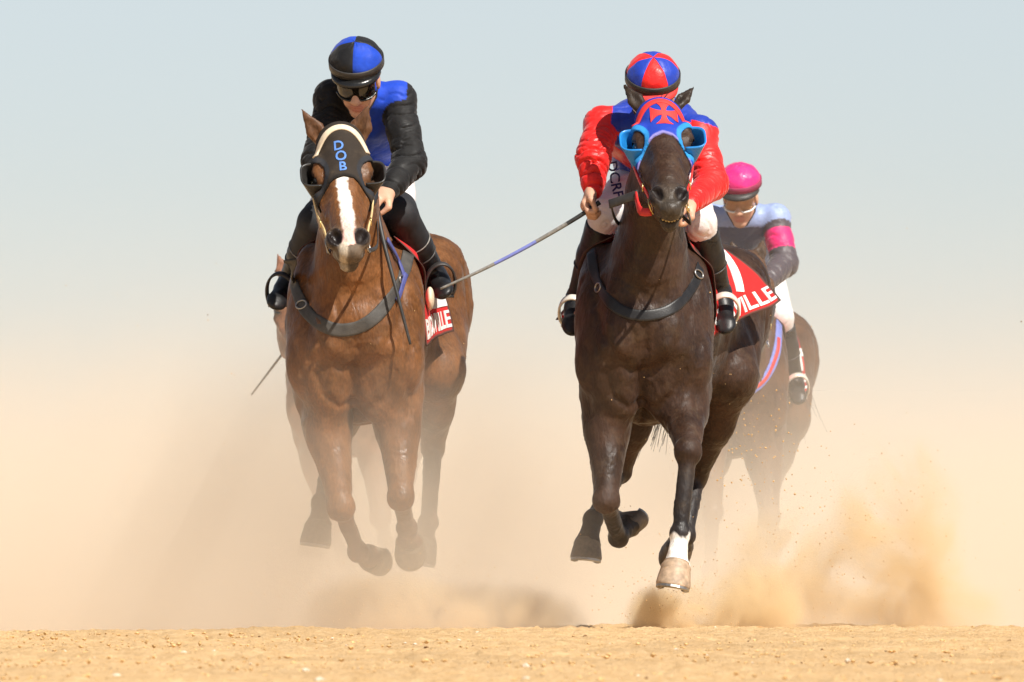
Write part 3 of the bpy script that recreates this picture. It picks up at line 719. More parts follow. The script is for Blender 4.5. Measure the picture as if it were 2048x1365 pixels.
def hand_prims(wr, kn, curl, side, grip=1.0, k=3.5):
    """wrist, knuckle centre; curl = direction the fingers close to; side = direction from little finger to thumb"""
    wr, kn = np.asarray(wr, float), np.asarray(kn, float); ax = unit(kn - wr); curl = unit(np.asarray(curl, float) - ax * np.dot(curl, ax)); side = np.asarray(side, float)
    side = unit(side - ax * side.dot(ax) - curl * side.dot(curl)); L = np.linalg.norm(kn - wr); P = []
    P.append(econe(wr, wr + ax * L * 0.35, (16, 12), (19, 12), side, 6)); P.append(econe(wr + ax * L * 0.3, kn, (19, 12), (22, 11), side, 6))
    for i, (o, ln) in enumerate(((-16, 0.80), (-5.5, 0.95), (5.5, 1.0), (16, 0.92))):
        b = kn + side * o; a1 = 0.75 * grip; a2 = 1.75 * grip; a3 = 2.7 * grip
        d1 = math.cos(a1) * ax + math.sin(a1) * curl; d2 = math.cos(a2) * ax + math.sin(a2) * curl; d3 = math.cos(a3) * ax + math.sin(a3) * curl
        p1 = b + d1 * 22 * ln; p2 = p1 + d2 * 14 * ln; p3 = p2 + d3 * 11 * ln
        P += [cone(b, p1, 6.4, 5.8, k), cone(p1, p2, 5.7, 5.2, 1.5), cone(p2, p3, 5.1, 4.2, 1.5)]
    b = wr + ax * L * 0.45 + side * 17 + curl * 4; t1 = b + unit(0.7 * ax + 0.6 * side + 0.5 * curl) * 22; t2 = t1 + unit(0.7 * ax - 0.45 * side + 0.75 * curl) * 19
    P += [cone(wr + ax * L * 0.2 + side * 8, b, 11, 9.5, 6), cone(b, t1, 8.5, 6.8, 4), cone(t1, t2, 6.6, 5.0, 2)]
    return P
def bones(sp):
    g = {k: Q(*v) for k, v in sp.items() if k in ('pelvis', 'chest', 'shL', 'shR', 'elL', 'elR', 'wrL', 'wrR', 'hipL', 'hipR', 'knL', 'knR', 'anL', 'anR', 'toL', 'toR', 'neck')}
    return g
def fold(V, a, b, amp, freq, seed):
    """cloth creases that ring the limb a-b"""
    ax = unit(b - a); t = (V - a) @ ax; r = np.random.RandomState(seed)
    s = t * freq + 1.3 * wob(V, 0.035, seed) * 2 + 0.5 * wob(V, 0.1, seed + 3)
    s2 = t * freq * 2.7 + 2.2 * wob(V, 0.05, seed + 11) + 0.6 * wob(V, 0.15, seed + 13)
    return amp * ((0.35 - np.exp(-12 * np.sin(s) ** 2)) * np.clip(0.55 + 0.9 * wob(V, 0.04, seed + 7), 0, 1.2) - 0.45 * np.exp(-9 * np.sin(s2) ** 2) * np.clip(0.4 + wob(V, 0.06, seed + 17), 0, 1.2))

def make_person(sp, label, loc=None, h=3.0):
    g = bones(sp); org = W(Q(sp['pelvis'][0], 1260, sp['pelvis'][2])); T = thing('person', label, 'person', tuple(org) if loc is None else loc, 'jockeys riding the horses')
    fat = lambda r: sp.get('fat', 1.0) * r
    # body: one continuous figure
    P = [econe(g['pelvis'], g['chest'], (56, 40), (54, 34), (1, 0, 0), 16, axr=20), cone(g['shL'], g['shR'], 24, 24, 14), cone(g['neck'], Q(*sp['head']) , 27, 24, 8)]
    for s in 'LR':
        P += [cone(g['sh' + s], g['el' + s], 26, 21, 10), cone(g['el' + s], g['wr' + s], 21, 14, 6), cone(g['hip' + s], g['kn' + s], 44, 29, 14), cone(g['kn' + s], g['an' + s], 27, 17, 8), cone(g['an' + s], g['to' + s], 15, 12, 6)]
    hr = np.linalg.norm(Q(*sp['head']) - g['neck'])
    P += face_prims(sp)
    for s in 'LR':
        P += hand_prims(g['wr' + s], Q(*sp['kn_' + s]), sp['curl' + s], sp['side' + s], sp.get('grip', 1.0))
    fl = Field(P, h); V, Qd = surface(fl.F, fl.lo, h, 1); cols = prim_cols(V, P, sp.get('skin', SKIN), 2.2)
    cols *= (1 + 0.10 * wob(V, 0.09, 3))[:, None]
    mesh_obj('body', W(V), Qd, 'skin', T, origin=org, cols=np.clip(cols, 0, 1))
    # jacket
    jk = sp['jacket']; J = []
    tc = 'torso'; wst = g['pelvis'] + sp.get('hem', 0.22) * (g['chest'] - g['pelvis'])
    J.append(econe(wst, g['chest'], sp.get('waist_r', (72, 54)), sp.get('chest_r', (86, 58)), (1, 0, 0), 14, (0, 0, 1))); J.append(econe(g['chest'], 0.5 * (g['shL'] + g['shR']), (84, 56), (70, 40), (1, 0, 0), 14, (0, 0, 1)))
    J.append(cone(g['neck'], g['neck'] + 0.35 * (Q(*sp['head']) - g['neck']), 36, 32, 8, (0, 0, 1)))
    for s in 'LR':
        mid = 0.5 * (g['sh' + s] + g['el' + s]); J.append(cone(g['chest'] * 0.45 + g['sh' + s] * 0.55, g['sh' + s], 40, 39, 14, (0, 1, 0) if sp.get('cap_sleeve') else (0, 0, 1)))
        J += [cone(g['sh' + s], mid, fat(36), fat(35), 12, (1, 0, 0)), cone(mid, g['el' + s], fat(35), fat(36), 12, (1, 0, 0)), cone(g['el' + s], g['el' + s] + 0.72 * (g['wr' + s] - g['el' + s]), fat(35), fat(27), 10, (1, 0, 0)),
              cone(g['el' + s] + 0.72 * (g['wr' + s] - g['el' + s]), g['el' + s] + 0.98 * (g['wr' + s] - g['el' + s]), fat(26), 19, 4, (1, 0, 0))]
    fl = Field(J, h); V, Qd = surface(fl.F, fl.lo, h, 2); w = prim_cols(V, J, (0, 0, 1), 2.0); N = vnormals(V, Qd)
    disp = 0
    for s, sd in (('L', 11), ('R', 31)):
        for a, b in (('sh', 'el'), ('el', 'wr')):
            A, B = g[a + s], g[b + s]; ab = B - A; t = np.clip((V - A) @ ab / ab.dot(ab), 0, 1); dist = np.linalg.norm(V - A - t[:, None] * ab, axis=1)
            m = np.clip((62 - dist) / 20, 0, 1) * (w[:, 0]); disp = disp + m * fold(V, A, B, sp.get('crease', 4.0) * 1.3, 0.11, sd + (0 if a == 'sh' else 5))
    disp = disp + w[:, 2] * fold(V, g['chest'], g['chest'] + np.array([0.6, 0.2, -1.0]) * 100, sp.get('crease', 4.0) * 0.8, 0.07, 51)
    disp = disp + 0.25 * wob(V, 0.2, 77) + 0.9 * wob(V, 0.05, 78)
    V = V + N * disp[:, None]
    sleeve = w[:, 0] > 0.5
    cols = jk(V, g, sleeve, w)
    jo = mesh_obj('jacket', W(V), Qd, sp.get('jacket_mat', 'silk'), T, origin=org, cols=cols)
    # breeches
    B = [econe(g['pelvis'], g['pelvis'] + 0.45 * (g['chest'] - g['pelvis']), (76, 60), (68, 52), (1, 0, 0), 14)]
    for s in 'LR':
        B += [cone(g['hip' + s], g['kn' + s], 54, 35, 16), cone(g['kn' + s], g['kn' + s] + sp.get('breech_len', 0.12) * (g['an' + s] - g['kn' + s]), 34, 32, 8)]
    fl = Field(B, h); V, Qd = surface(fl.F, fl.lo, h, 2); N = vnormals(V, Qd); d = 1.0 * wob(V, 0.12, 5)
    for s in 'LR': 
        A, C = g['hip' + s], g['kn' + s]; dist = np.linalg.norm(V - C, axis=1); d = d + np.clip((75 - dist) / 50, 0, 1) * fold(V, A, C, 3.2, 0.22, 61)
    V = V + N * d[:, None]; brv = bvh_of(V, Qd)
    bo = mesh_obj('breeches', W(V), Qd, 'breeches', T, origin=org, cols=np.tile(np.array(sp.get('breech_col', (0.74, 0.71, 0.70))), (len(V), 1)))
    # boots
    for s in 'LR':
        K, A, To = g['kn' + s], g['an' + s], g['to' + s]; t0 = sp.get('boot_top', 0.12); top = K + t0 * (A - K); dn = unit(A - K); fw = unit(To - A)
        sole = np.cross(np.cross(fw, dn), fw); sole = unit(sole - fw * sole.dot(fw)); sole = sole if sole.dot(dn) > 0 else -sole; side = np.cross(fw, sole)
        Bp = [cone(top, K + 0.5 * (A - K), 34, 31, 8), cone(K + 0.5 * (A - K), A, 31, 23, 8), cone(A, A + fw * 30, 24, 23, 8), econe(A + fw * 20 + sole * 8, To, (21, 21), (20, 13), side, 10), ell(A - fw * 8 + sole * 14, (20, 22, 20), None, 8), ell(To + fw * 5 + sole * 2, (20, 24, 12), np.array([side, fw, sole]), 8)]
        fl = Field(Bp, h); X, Y, Z = fl.grid(); cut = (X - top[0]) * dn[0] + (Y - top[1]) * dn[1] + (Z - top[2]) * dn[2]
        F = np.maximum(fl.F, -(cut)); F = np.maximum(F, -(np.maximum(fl.F + 4.5, cut - 22)))          # flat top, hollow rim
        sp_ = (X - To[0]) * sole[0] + (Y - To[1]) * sole[1] + (Z - To[2]) * sole[2]; F = np.maximum(F, sp_ - 17)
        V, Qd = surface(F.astype(np.float32), fl.lo, h, 1); N = vnormals(V, Qd)
        V = V + N * (np.clip(1 - np.linalg.norm(V - A, axis=1) / 60, 0, 1) * fold(V, K, To, 3.0, 0.3, 91) + 0.6 * wob(V, 0.1, 8))[:, None]
        bt = mesh_obj('boot', W(V), Qd, 'boot_leather', T, origin=org)
        if sp.get('gaiter'):                                                      # black stretch legging over the knee, boot top below it
            G = [cone(K - 0.14 * (K - g['hip' + s]), K, 40, 38, 8), cone(K, K + 0.45 * (A - K), 37, 33, 8)]; fl = Field(G, h); V, Qd = surface(fl.F, fl.lo, h, 1)
            mesh_obj('legging', W(V), Qd, 'legging', T, origin=org)
            q = K + 0.42 * (A - K); ring('boot_rim', q, 33.5, 1.5, dn, 'whip_pale', bt, org, 28)
        q = K + 0.62 * (A - K); ring('boot_strap', q, 29.8, 2.0, dn, 'dark_strap', bt, org, 28)
    # helmet with its silk cover
    hp, R = person_frame(sp); hc = hp(0, -2, sp.get('hlift', 46)); rl, rf, ru = sp.get('hsize', (54, 58, 45)); nA, nR = 64, 20; V, Fc, cc = [], [], []
    tw = sp.get('cap_phase', 0.0); ncap = len(sp['cap'])
    for i in range(nR + 1):
        th = (math.pi / 2) * 1.08 * i / nR
        for j in range(nA):
            a = 2 * math.pi * j / nA; sect = (a + tw) / (2 * math.pi) * ncap; seam = abs(sect - round(sect)) * 2 * math.pi / ncap
            bul = 1 - (0.018 if seam < 0.05 else 0) + 0.012 * math.sin(9 * a + 5 * th) * math.sin(7 * th + 2 * a) + 0.010 * math.sin(4 * a - 9 * th)
            st = math.sin(min(th, math.pi / 2)) * (1 if th <= math.pi / 2 else 0.985)
            V.append(hc + R[0] * (rl * bul * st * math.sin(a)) + R[1] * (rf * bul * st * math.cos(a)) + R[2] * (ru * bul * math.cos(th))); cc.append(sp['cap'][int(math.floor(sect)) % ncap])
    for i in range(nR):
        for j in range(nA): Fc.append((i * nA + j, (i + 1) * nA + j, (i + 1) * nA + (j + 1) % nA, i * nA + (j + 1) % nA))
    # split the vertices at panel borders so that colours stay crisp
    V2, F2, C2, mp = [], [], [], {}
    for f in Fc:
        j = min(x % nA for x in f) if not (0 in [x % nA for x in f] and nA - 1 in [x % nA for x in f]) else nA - 1
        a = 2 * math.pi * (j + 0.5) / nA; colr = sp['cap'][int(math.floor((a + tw) / (2 * math.pi) * ncap)) % ncap]; nf = []
        for x in f:
            key = (x, colr)
            if key not in mp: mp[key] = len(V2); V2.append(V[x]); C2.append(colr)
            nf.append(mp[key])
        F2.append(tuple(nf))
    he = mesh_obj('helmet', W(V2), F2, sp.get('cap_mat', 'silk'), T, origin=org, cols=np.array(C2))
    bl, F3 = [], []                                                                # band and peak
    n = 40
    for i in range(n):
        a = 2 * math.pi * i / n
        for k, (e, z) in enumerate(((1.01, 8), (1.04, 6), (1.04, -9), (0.97, -10))):
            bl.append(hc + R[0] * rl * e * math.sin(a) + R[1] * rf * e * math.cos(a) + R[2] * z)
    for i in range(n):
        for k in range(4): F3.append((i * 4 + k, i * 4 + (k + 1) % 4, ((i + 1) % n) * 4 + (k + 1) % 4, ((i + 1) % n) * 4 + k))
    mesh_obj('hat_band', W(bl), F3, sp.get('band_mat', 'dark_strap'), he, origin=org)
    pk, F4 = [], []; n = 21
    for i in range(n):
        a = -1.25 + 2.5 * i / (n - 1); ex = max(math.cos(a / 1.25 * math.pi / 2), 0) ** 0.7
        for r, z in ((1.0, -6), (1.0 + 0.24 * ex, -14 - 4 * ex), (1.0 + 0.24 * ex, -18 - 4 * ex), (0.98, -13)):
            pk.append(hc + R[0] * rl * r * math.sin(a) * (1 if r < 1.01 else 0.96) + R[1] * rf * r * math.cos(a) + R[2] * z)
    for i in range(n - 1):
        for k in range(4): F4.append((i * 4 + k, i * 4 + (k + 1) % 4, (i + 1) * 4 + (k + 1) % 4, (i + 1) * 4 + k))
    F4 += [(3, 2, 1, 0), tuple((n - 1) * 4 + k for k in range(4))]
    mesh_obj('peak', W(pk), F4, sp.get('peak_mat', 'black_plastic'), he, origin=org)
    bx, F5 = [], []                                                                # goggles: one wrapped lens with a nose notch
    n = 25; ry = (16, 9, -2, -12, -19)
    for i in range(n):
        a = -1.15 + 2.3 * i / (n - 1); notch = 9 * math.exp(-(a / 0.16) ** 2); edge = max(0, abs(a) - 0.8) * 14
        for j, z in enumerate(ry):
            zz = z - edge * (0.3 if z > 0 else -1.0) + (notch if j == 4 else notch * 0.6 if j == 3 else 0)
            bx.append(hp(42 * math.sin(a), 8 + 44 * math.cos(a) + (2.5 if 0 < j < 4 else 0), 4 + zz))
    for i in range(n - 1):
        for j in range(4): F5.append((i * 5 + j, i * 5 + j + 1, (i + 1) * 5 + j + 1, (i + 1) * 5 + j))
    NN = vnormals(np.array(bx), np.array(F5)); V, F5 = solid(np.array(bx) - NN, NN, F5, 2.2)
    go = mesh_obj('goggles', W(V), F5, sp['lens'], T, origin=org)
    rim = [hp(43.5 * math.sin(a), 8 + 46.5 * math.cos(a), 4 + z) for a, z in [(-1.15 + 2.3 * i / 20, 15) for i in range(21)]]
    rim2 = [hp(43.5 * math.sin(a), 8 + 46.5 * math.cos(a), 4 - 19 + 9 * math.exp(-(a / 0.16) ** 2) + max(0, abs(a) - 0.8) * 14) for a in [-1.15 + 2.3 * i / 30 for i in range(31)]]
    tube('goggle_frame', rim, 2.4, sp['rim'], go, org, 6); tube('goggle_frame', rim2, 2.4, sp['rim'], go, org, 6)
    tube('chin_strap', [hp(-41, -4, 2), hp(-36, 8, -34), hp(-16, 26, -63), hp(0, 30, -68), hp(16, 26, -63), hp(36, 8, -34), hp(41, -4, 2)], 1.0, 'dark_strap', he, org, 6, flat=(R[1], 5.0, 1.6))
    return T, org, g, (hp, R), brv

def stirrup(P0, an, to, parent, org, mat='pale_alloy'):
    A, T_ = Q(*an), Q(*to); fw = unit(T_ - A); c = A + 0.62 * (T_ - A); up = unit(np.array([0, 0, 1.0]) - fw * fw[2]); sd = np.cross(fw, up); pts = []
    for i in range(25):
        a = -0.55 + (math.pi + 1.1) * i / 24; pts.append(c + sd * 31 * math.cos(a) * (1 + 0.1 * math.sin(a)) + up * (52 * math.sin(a) if math.sin(a) > 0 else 30 * math.sin(a)) - up * 6)
    o = tube('stirrup', pts, 1.0, mat, parent, org, 8, flat=(fw, 8.0, 2.6))
    tr = [c - up * 22 + sd * x for x in (-29, -10, 10, 29)]; tube('tread', tr, 1.0, mat, o, org, 8, flat=(fw, 11, 2.5))
    return c + up * 44
def jacket_a(V, g, sleeve, w):
    c = np.tile(np.array((0.011, 0.0105, 0.0105)), (len(V), 1)); blue = (~sleeve) & (V[:, 0] > 726 + 3 * np.sin(V[:, 2] * 0.03)) & (V[:, 0] < 812)
    c[blue] = (0.012, 0.060, 0.50); return c
def jacket_b(V, g, sleeve, w):
    y0 = 1260 - V[:, 2]; sleeve = sleeve | (V[:, 0] < 1232 - 0.16 * (y0 - 180)) | ((V[:, 0] > 1385) & (y0 > 232 + 0.3 * (V[:, 0] - 1385)))
    c = np.tile(np.array((0.012, 0.040, 0.36)), (len(V), 1)); c[sleeve] = (0.78, 0.016, 0.014)
    y = 1260 - V[:, 2]; x = V[:, 0]; m = (~sleeve) & (np.abs(y - (300 + 0.72 * (x - 1240))) < 11) & (x < 1300); c[m] = (0.78, 0.016, 0.014)
    m = (~sleeve) & (np.abs(y - (262 + 0.55 * (x - 1240))) < np.clip((x - 1222) * 0.22, 0, 9)) & (x < 1310); c[m] = (0.78, 0.016, 0.014); return c
SPPA = dict(pelvis=(738, 312, 500), chest=(730, 215, 290), neck=(722, 185, 225), head=(714, 155, 165), face=(-0.10, -0.80, -0.57),
    shL=(662, 190, 245), shR=(793, 192, 245), elL=(634, 318, 180), elR=(818, 320, 185), wrL=(668, 380, 85), wrR=(776, 382, 95),
    kn_L=(690, 392, 50), kn_R=(748, 394, 58), curlL=(0, 0.3, -1), curlR=(-0.2, 0.3, -1), sideL=(0.4, -1, 0.5), sideR=(-0.4, -1, 0.5),
    hipL=(700, 345, 500), hipR=(772, 345, 500), knL=(628, 440, 285), knR=(796, 424, 280), anL=(572, 560, 420), anR=(868, 545, 415), toL=(548, 596, 340), toR=(884, 574, 345),
    jacket=jacket_a, jacket_mat='satin_black', cap=[(0.011, 0.058, 0.46), (0.010, 0.010, 0.011)] * 2, cap_phase=0.03, cap_mat='satin_black', crease=3.6,
    lens='smoke_lens', rim='black_plastic', gaiter=True, fat=0.94, boot_top=0.30)
SPPB = dict(pelvis=(1325, 325, 500), chest=(1306, 240, 290), chest_r=(98, 60), waist_r=(92, 60), hem=0.12, neck=(1310, 205, 220), head=(1306, 187, 130), face=(0.02, -0.80, -0.57),
    shL=(1206, 244, 245), shR=(1402, 262, 240), elL=(1187, 312, 165), elR=(1425, 365, 150), wrL=(1187, 378, 130), wrR=(1380, 408, 30),
    kn_L=(1172, 410, 118), kn_R=(1355, 418, 0), curlL=(0.55, -0.5, -0.9), curlR=(0, 0.3, -1), sideL=(0.35, -1, 0.1), sideR=(-0.4, -1, 0.5),
    hipL=(1290, 345, 500), hipR=(1362, 345, 500), knL=(1214, 420, 280), knR=(1402, 438, 280), anL=(1158, 590, 400), anR=(1446, 580, 390), toL=(1146, 645, 335), toR=(1456, 642, 320),
    jacket=jacket_b, cap=[(0.78, 0.016, 0.014), (0.012, 0.045, 0.40)] * 3, cap_phase=0.45, crease=4.0, lens='smoke_lens', rim='white_paint', fat=0.9, boot_top=0.13, band_mat='dark_strap', peak_mat='print_red')
riderA, rorgA, gA, hfA, brA = make_person(SPPA, 'jockey in black silks with a blue side panel, dark goggles and black leggings')
riderB, rorgB, gB, hfB, brB = make_person(SPPB, 'jockey in blue silks with red sleeves and a red and blue cap')

# ------------------------------------------------------------------ tack
def saddle_cloth(bvh, T, org, side, d0, d1, ytop, ybf, ybb, lean, flare, number, word='BIRDSVILLE', mat='cloth', xs=1.0, numsize=0.5):
    nu, nv = 8, 8; G = np.zeros((nv, nu, 3))
    for j in range(nv):
        for i in range(nu):
            u, v = i / (nu - 1), j / (nv - 1); d = d0 + (d1 - d0) * u + lean * (1 - v) * (1 - u) * -1; y = ytop + v * (ybf + (ybb - ybf) * u - ytop)
            hit = bvh.ray_cast(Vector(Q(0, y, d) + np.array([1024 + side * 2500, 0, 0])), Vector((-side, 0, 0)), 6000)
            x = hit[0][0] if hit[0] is not None else 0
            G[j, i] = (x + side * (5 + flare(u, v)), d, 1260 - y)
    f = patch(G); cols = lambda u, v: np.where(((u < 0.03) | (u > 0.97) | (v > 0.97))[:, None], np.array((0.10, 0.05, 0.04)), np.array((0.56, 0.022, 0.022)))
    o = patch_mesh('saddlecloth', f, mat, T, org, cols=cols, nu=40, nv=40); outv = (side, -0.2, 0)
    if word:
        s = text_mesh(word); wd = s[0][:, 0].max(); P2 = s[0].copy(); P2[:, 0] /= wd; P2[:, 1] = P2[:, 1] / 0.7
        du, u0 = ((0.92, 0), 0.04) if side > 0 else ((-0.92, 0), 0.96)
        patch_decal('lettering', (P2, s[1]), f, u0, 0.93, du, (0, -0.17), 'print_white', o, org, out=outv)
    if number:
        s = text_mesh(number); P2 = s[0].copy(); P2[:, 0] = (P2[:, 0] - P2[:, 0].min()) / (P2[:, 0].max() - P2[:, 0].min()); P2[:, 1] /= 0.7
        du, u0 = ((numsize, 0), 0.96 - numsize) if side > 0 else ((-numsize, 0), 0.85)
        patch_decal('number', (P2, s[1]), f, u0, 0.70, du, (0, -0.56), 'print_white', o, org, out=outv)
    return o
def tack(T, org, sp, bvh, frame, rider, rsp, strapmat, cheekmat, ringmat, rein, skip=''):
    hp, R, sc = frame; g = bones(rsp)
    for s, w in ((-1, 'L'), (1, 'R')):
        br = ring('bit_ring', hp(s * 43, -50, 268), 15 * sc, 1.9, R[0] * 0.9 + R[1] * 0.3, ringmat, T, org)
        cp = [hp(s * 60, -62, 40), hp(s * 61, -64, 100), hp(s * 56, -62, 170), hp(s * 47, -55, 220), hp(s * 43, -50, 254)]
        tube('cheekpiece', spline(cp, 16), 1.0, cheekmat, T, org, 8, flat=(R[1], 5.5 * sc, 2.0))
        bk = hp(s * 53, -60, 196); ring('buckle', bk, 8 * sc, 1.5, R[0], 'brass', T, org, 12)
        k = Q(*rsp['kn_' + w]); b = hp(s * 43, -52, 282); m1 = b + 0.35 * (k - b) + np.array([s * 14, 10, -26]); m2 = b + 0.75 * (k - b) + np.array([s * 8, 0, -16])
        if (w not in skip): tube('rein', spline([b, m1, m2, k], 24), 1.0, rein, T, org, 8, flat=((0, 0.2, 1), 4.6, 1.4))
    tube('throat_strap', spline([hp(-58, -70, 60), hp(-40, -135, 80), hp(0, -160, 85), hp(40, -135, 80), hp(58, -70, 60)], 20), 1.0, 'dark_strap', T, org, 8, flat=(R[2], 5, 1.6))
def saddle(T, org, x0, bend):
    bx = lambda d: bend * (d / 790.0) ** 2
    P = [ell(Q(x0 + bx(440), 462, 440), (78, 120, 26), None, 10), ell(Q(x0 + bx(330), 452, 330), (50, 36, 30), None, 14), ell(Q(x0 + bx(560), 450, 560), (70, 36, 26), None, 14)]
    fl = Field(P, 5.0); V, Qd = surface(fl.F, fl.lo, 5.0, 1); return mesh_obj('saddle', W(V), Qd, 'boot_leather', T, origin=org)

# --- bay horse
hoodA, hbA = make_hood(horseA, orgA, SPA, PA, frA, (0.036, 0.028, 0.022), 'cream_leather', ((0.02, 0.017, 0.015), (0.03, 0.032, 0.038)))
hp, R, sc = frA
for s in (-1, 1): shell_cup('blinker_cup', hp, R, sc, s, 'black_cup', hoodA, orgA, 0.82)
for ch, t, lx in (('D', 60, -6), ('O', 83, -3), ('B', 106, 0)):
    s = text_mesh(ch); P2 = s[0].copy(); P2 = (P2 - (P2.max(0) + P2.min(0)) / 2) * 30
    o = decal('lettering', (P2, s[1]), hp(lx, 0, t), R[0], -R[2], -R[1], hbA, 'print_blue', hoodA, orgA, 1.6, 0.95 * sc)
tack(horseA, orgA, SPA, bvhA, frA, riderA, SPPA, 'grey_strap', 'tan_strap', 'steel', 'dark_strap')
saddle(horseA, orgA, 708, 116)
bp = strap_on('breastplate', bvhA, [Q(580, 520), Q(588, 570), Q(612, 622), Q(655, 656), Q(700, 660), Q(745, 640), Q(782, 596), Q(806, 545), Q(815, 505)], 27, 1.9, 'grey_strap', horseA, orgA, 44)
strap_on('neck_strap', bvhA, [Q(770, 480), Q(792, 520), Q(806, 560)], 12, 2.2, 'blue_strap', horseA, orgA, 16, lift=5.0)
strap_on('neck_strap', bvhA, [Q(806, 548), Q(796, 580), Q(789, 602)], 12, 2.2, 'blue_strap', horseA, orgA, 12, lift=7.0)
saddle_cloth(bvhA, horseA, orgA, 1, 245, 520, 470, 690, 655, 125, lambda u, v: 5 + 12 * v * v + 10 * u * v * v + 3 * math.sin(7 * u), '2')
saddle_cloth(bvhA, horseA, orgA, -1, 245, 520, 470, 610, 625, 80, lambda u, v: 6 * v + 3 * math.sin(7 * u), '2')
for w in 'LR':
    top = stirrup(None, SPPA['an' + w], SPPA['to' + w], horseA, orgA, 'dark_strap')
fl = Field([ell(Q(858, 592, 300), (9, 30, 24), None, 4)], 2.5); V, Qd = surface(fl.F, fl.lo, 2.5, 1); mesh_obj('saddle_pad', W(V), Qd, 'cream_leather', horseA, origin=orgA)
# --- dark horse
hoodB, hbB = make_hood(horseB, orgB, SPB, PB, frB, (0.016, 0.050, 0.40), 'print_red', ((0.24, 0.22, 0.52), (0.03, 0.26, 0.62)))
hp, R, sc = frB
for s in (-1, 1): shell_cup('blinker_cup', hp, R, sc, s, 'blue_plastic', hoodB, orgB, 0.86)
cr = []; cf = []                                                                   # a cross with flared arms, built of four wedges and a middle
for k in range(4):
    a = k * math.pi / 2; ca, sa = math.cos(a), math.sin(a); b = len(cr); nseg = 5
    for i in range(nseg + 1):
        x = 3.0 + 16.0 * i / nseg; hw = 3.2 + 9.0 * (i / nseg) ** 2.2
        for y in (-hw, 0, hw): cr.append((ca * x - sa * y, sa * x + ca * y))
    for i in range(nseg):
        for q in (0, 1): cf.append((b + i * 3 + q, b + (i + 1) * 3 + q, b + (i + 1) * 3 + q + 1, b + i * 3 + q + 1))
b = len(cr); cr += [(-3.2, -3.2), (3.2, -3.2), (3.2, 3.2), (-3.2, 3.2)]; cf.append((b, b + 1, b + 2, b + 3))
decal('cross_emblem', (np.array(cr), cf), hp(6, 0, 50), R[0], -R[2], -R[1], hbB, 'print_red', hoodB, orgB, 1.4, 1.45 * sc)
tack(horseB, orgB, SPB, bvhB, frB, riderB, SPPB, 'dark_strap', 'red_strap', 'brass', 'dark_strap', skip='L')
b = hp(-43, -52, 282); tube('rein_stop', spline([b, b + np.array([-22, 6, 2]), Q(1270, 394, -150)], 8), 1.0, 'red_strap', horseB, orgB, 8, flat=((0, 0.2, 1), 8.5, 2.5))
tube('rein', spline([Q(1275, 393, -152), Q(1248, 402, -140), Q(1218, 412, -120)], 14), 1.0, 'dark_strap', horseB, orgB, 8, flat=((0, 0.2, 1), 9.5, 2.5))
tube('rein', spline([Q(1222, 411, -118), Q(1226, 428, -20), Q(1238, 446, 60), Q(1262, 446, 130)], 20), 1.0, 'dark_strap', horseB, orgB, 8, flat=((0, 0.2, 1), 4.5, 1.6))
saddle(horseB, orgB, 1287, 136)

tm = [ell(hp(x, -51, 312 - 0.02 * x * x), (3.4, 4.5, 6), R, 0.5) for x in (-17, -10, -3.4, 3.4, 10, 17)]
for p in tm:
    fl = Field([p], 1.8); V, Qd = surface(fl.F, fl.lo, 1.8, 1); mesh_obj('tooth', W(V), Qd, 'teeth', horseB, origin=orgB)
strap_on('breastplate', bvhB, [Q(1184, 500), Q(1190, 545), Q(1212, 595), Q(1250, 626), Q(1300, 632), Q(1350, 615), Q(1388, 570), Q(1404, 520), Q(1408, 480)], 23, 1.8, 'dark_leather', horseB, orgB, 44)
saddle_cloth(bvhB, horseB, orgB, 1, 225, 610, 462, 695, 590, 110, lambda u, v: 4 + 74 * u ** 1.6 * v + 2.5 * math.sin(6 * u + 2 * v) + 7 * v * v * math.sin(13 * u + 2.5 * v), '7', numsize=0.34)
saddle_cloth(bvhB, horseB, orgB, -1, 235, 600, 470, 640, 630, 90, lambda u, v: 3 + 120 * v * u ** 3, '7')
for w in 'LR': stirrup(None, SPPB['an' + w], SPPB['to' + w], horseB, orgB)
# lettering down the white breeches of the rider in blue and red
s = text_mesh('DCRF'); P2 = s[0].copy(); P2 = (P2 - (P2.max(0) + P2.min(0)) / 2) * 30
decal('lettering', (P2, s[1]), Q(1233, 352, 260), (0.22, 0, -1), (1, 0, 0.22), (0, 1, 0), brB, 'print_navy', riderB, rorgB, 1.2, 0.95)

for bv, T_, og, x, y, nr in ((bvhA, horseA, orgA, 604, 610, (0.5, -1, 0)), (bvhA, horseA, orgA, 800, 560, (-0.5, -1, 0)), (bvhB, horseB, orgB, 1200, 575, (0.5, -1, 0)), (bvhB, horseB, orgB, 1396, 548, (-0.5, -1, 0))):
    p, n_ = on_surface(bv, [Q(x, y)], (0, 1, 0), 4.5); ring('buckle', p[0], 13, 2.0, n_[0], 'steel', T_, og, 14, 0.7)
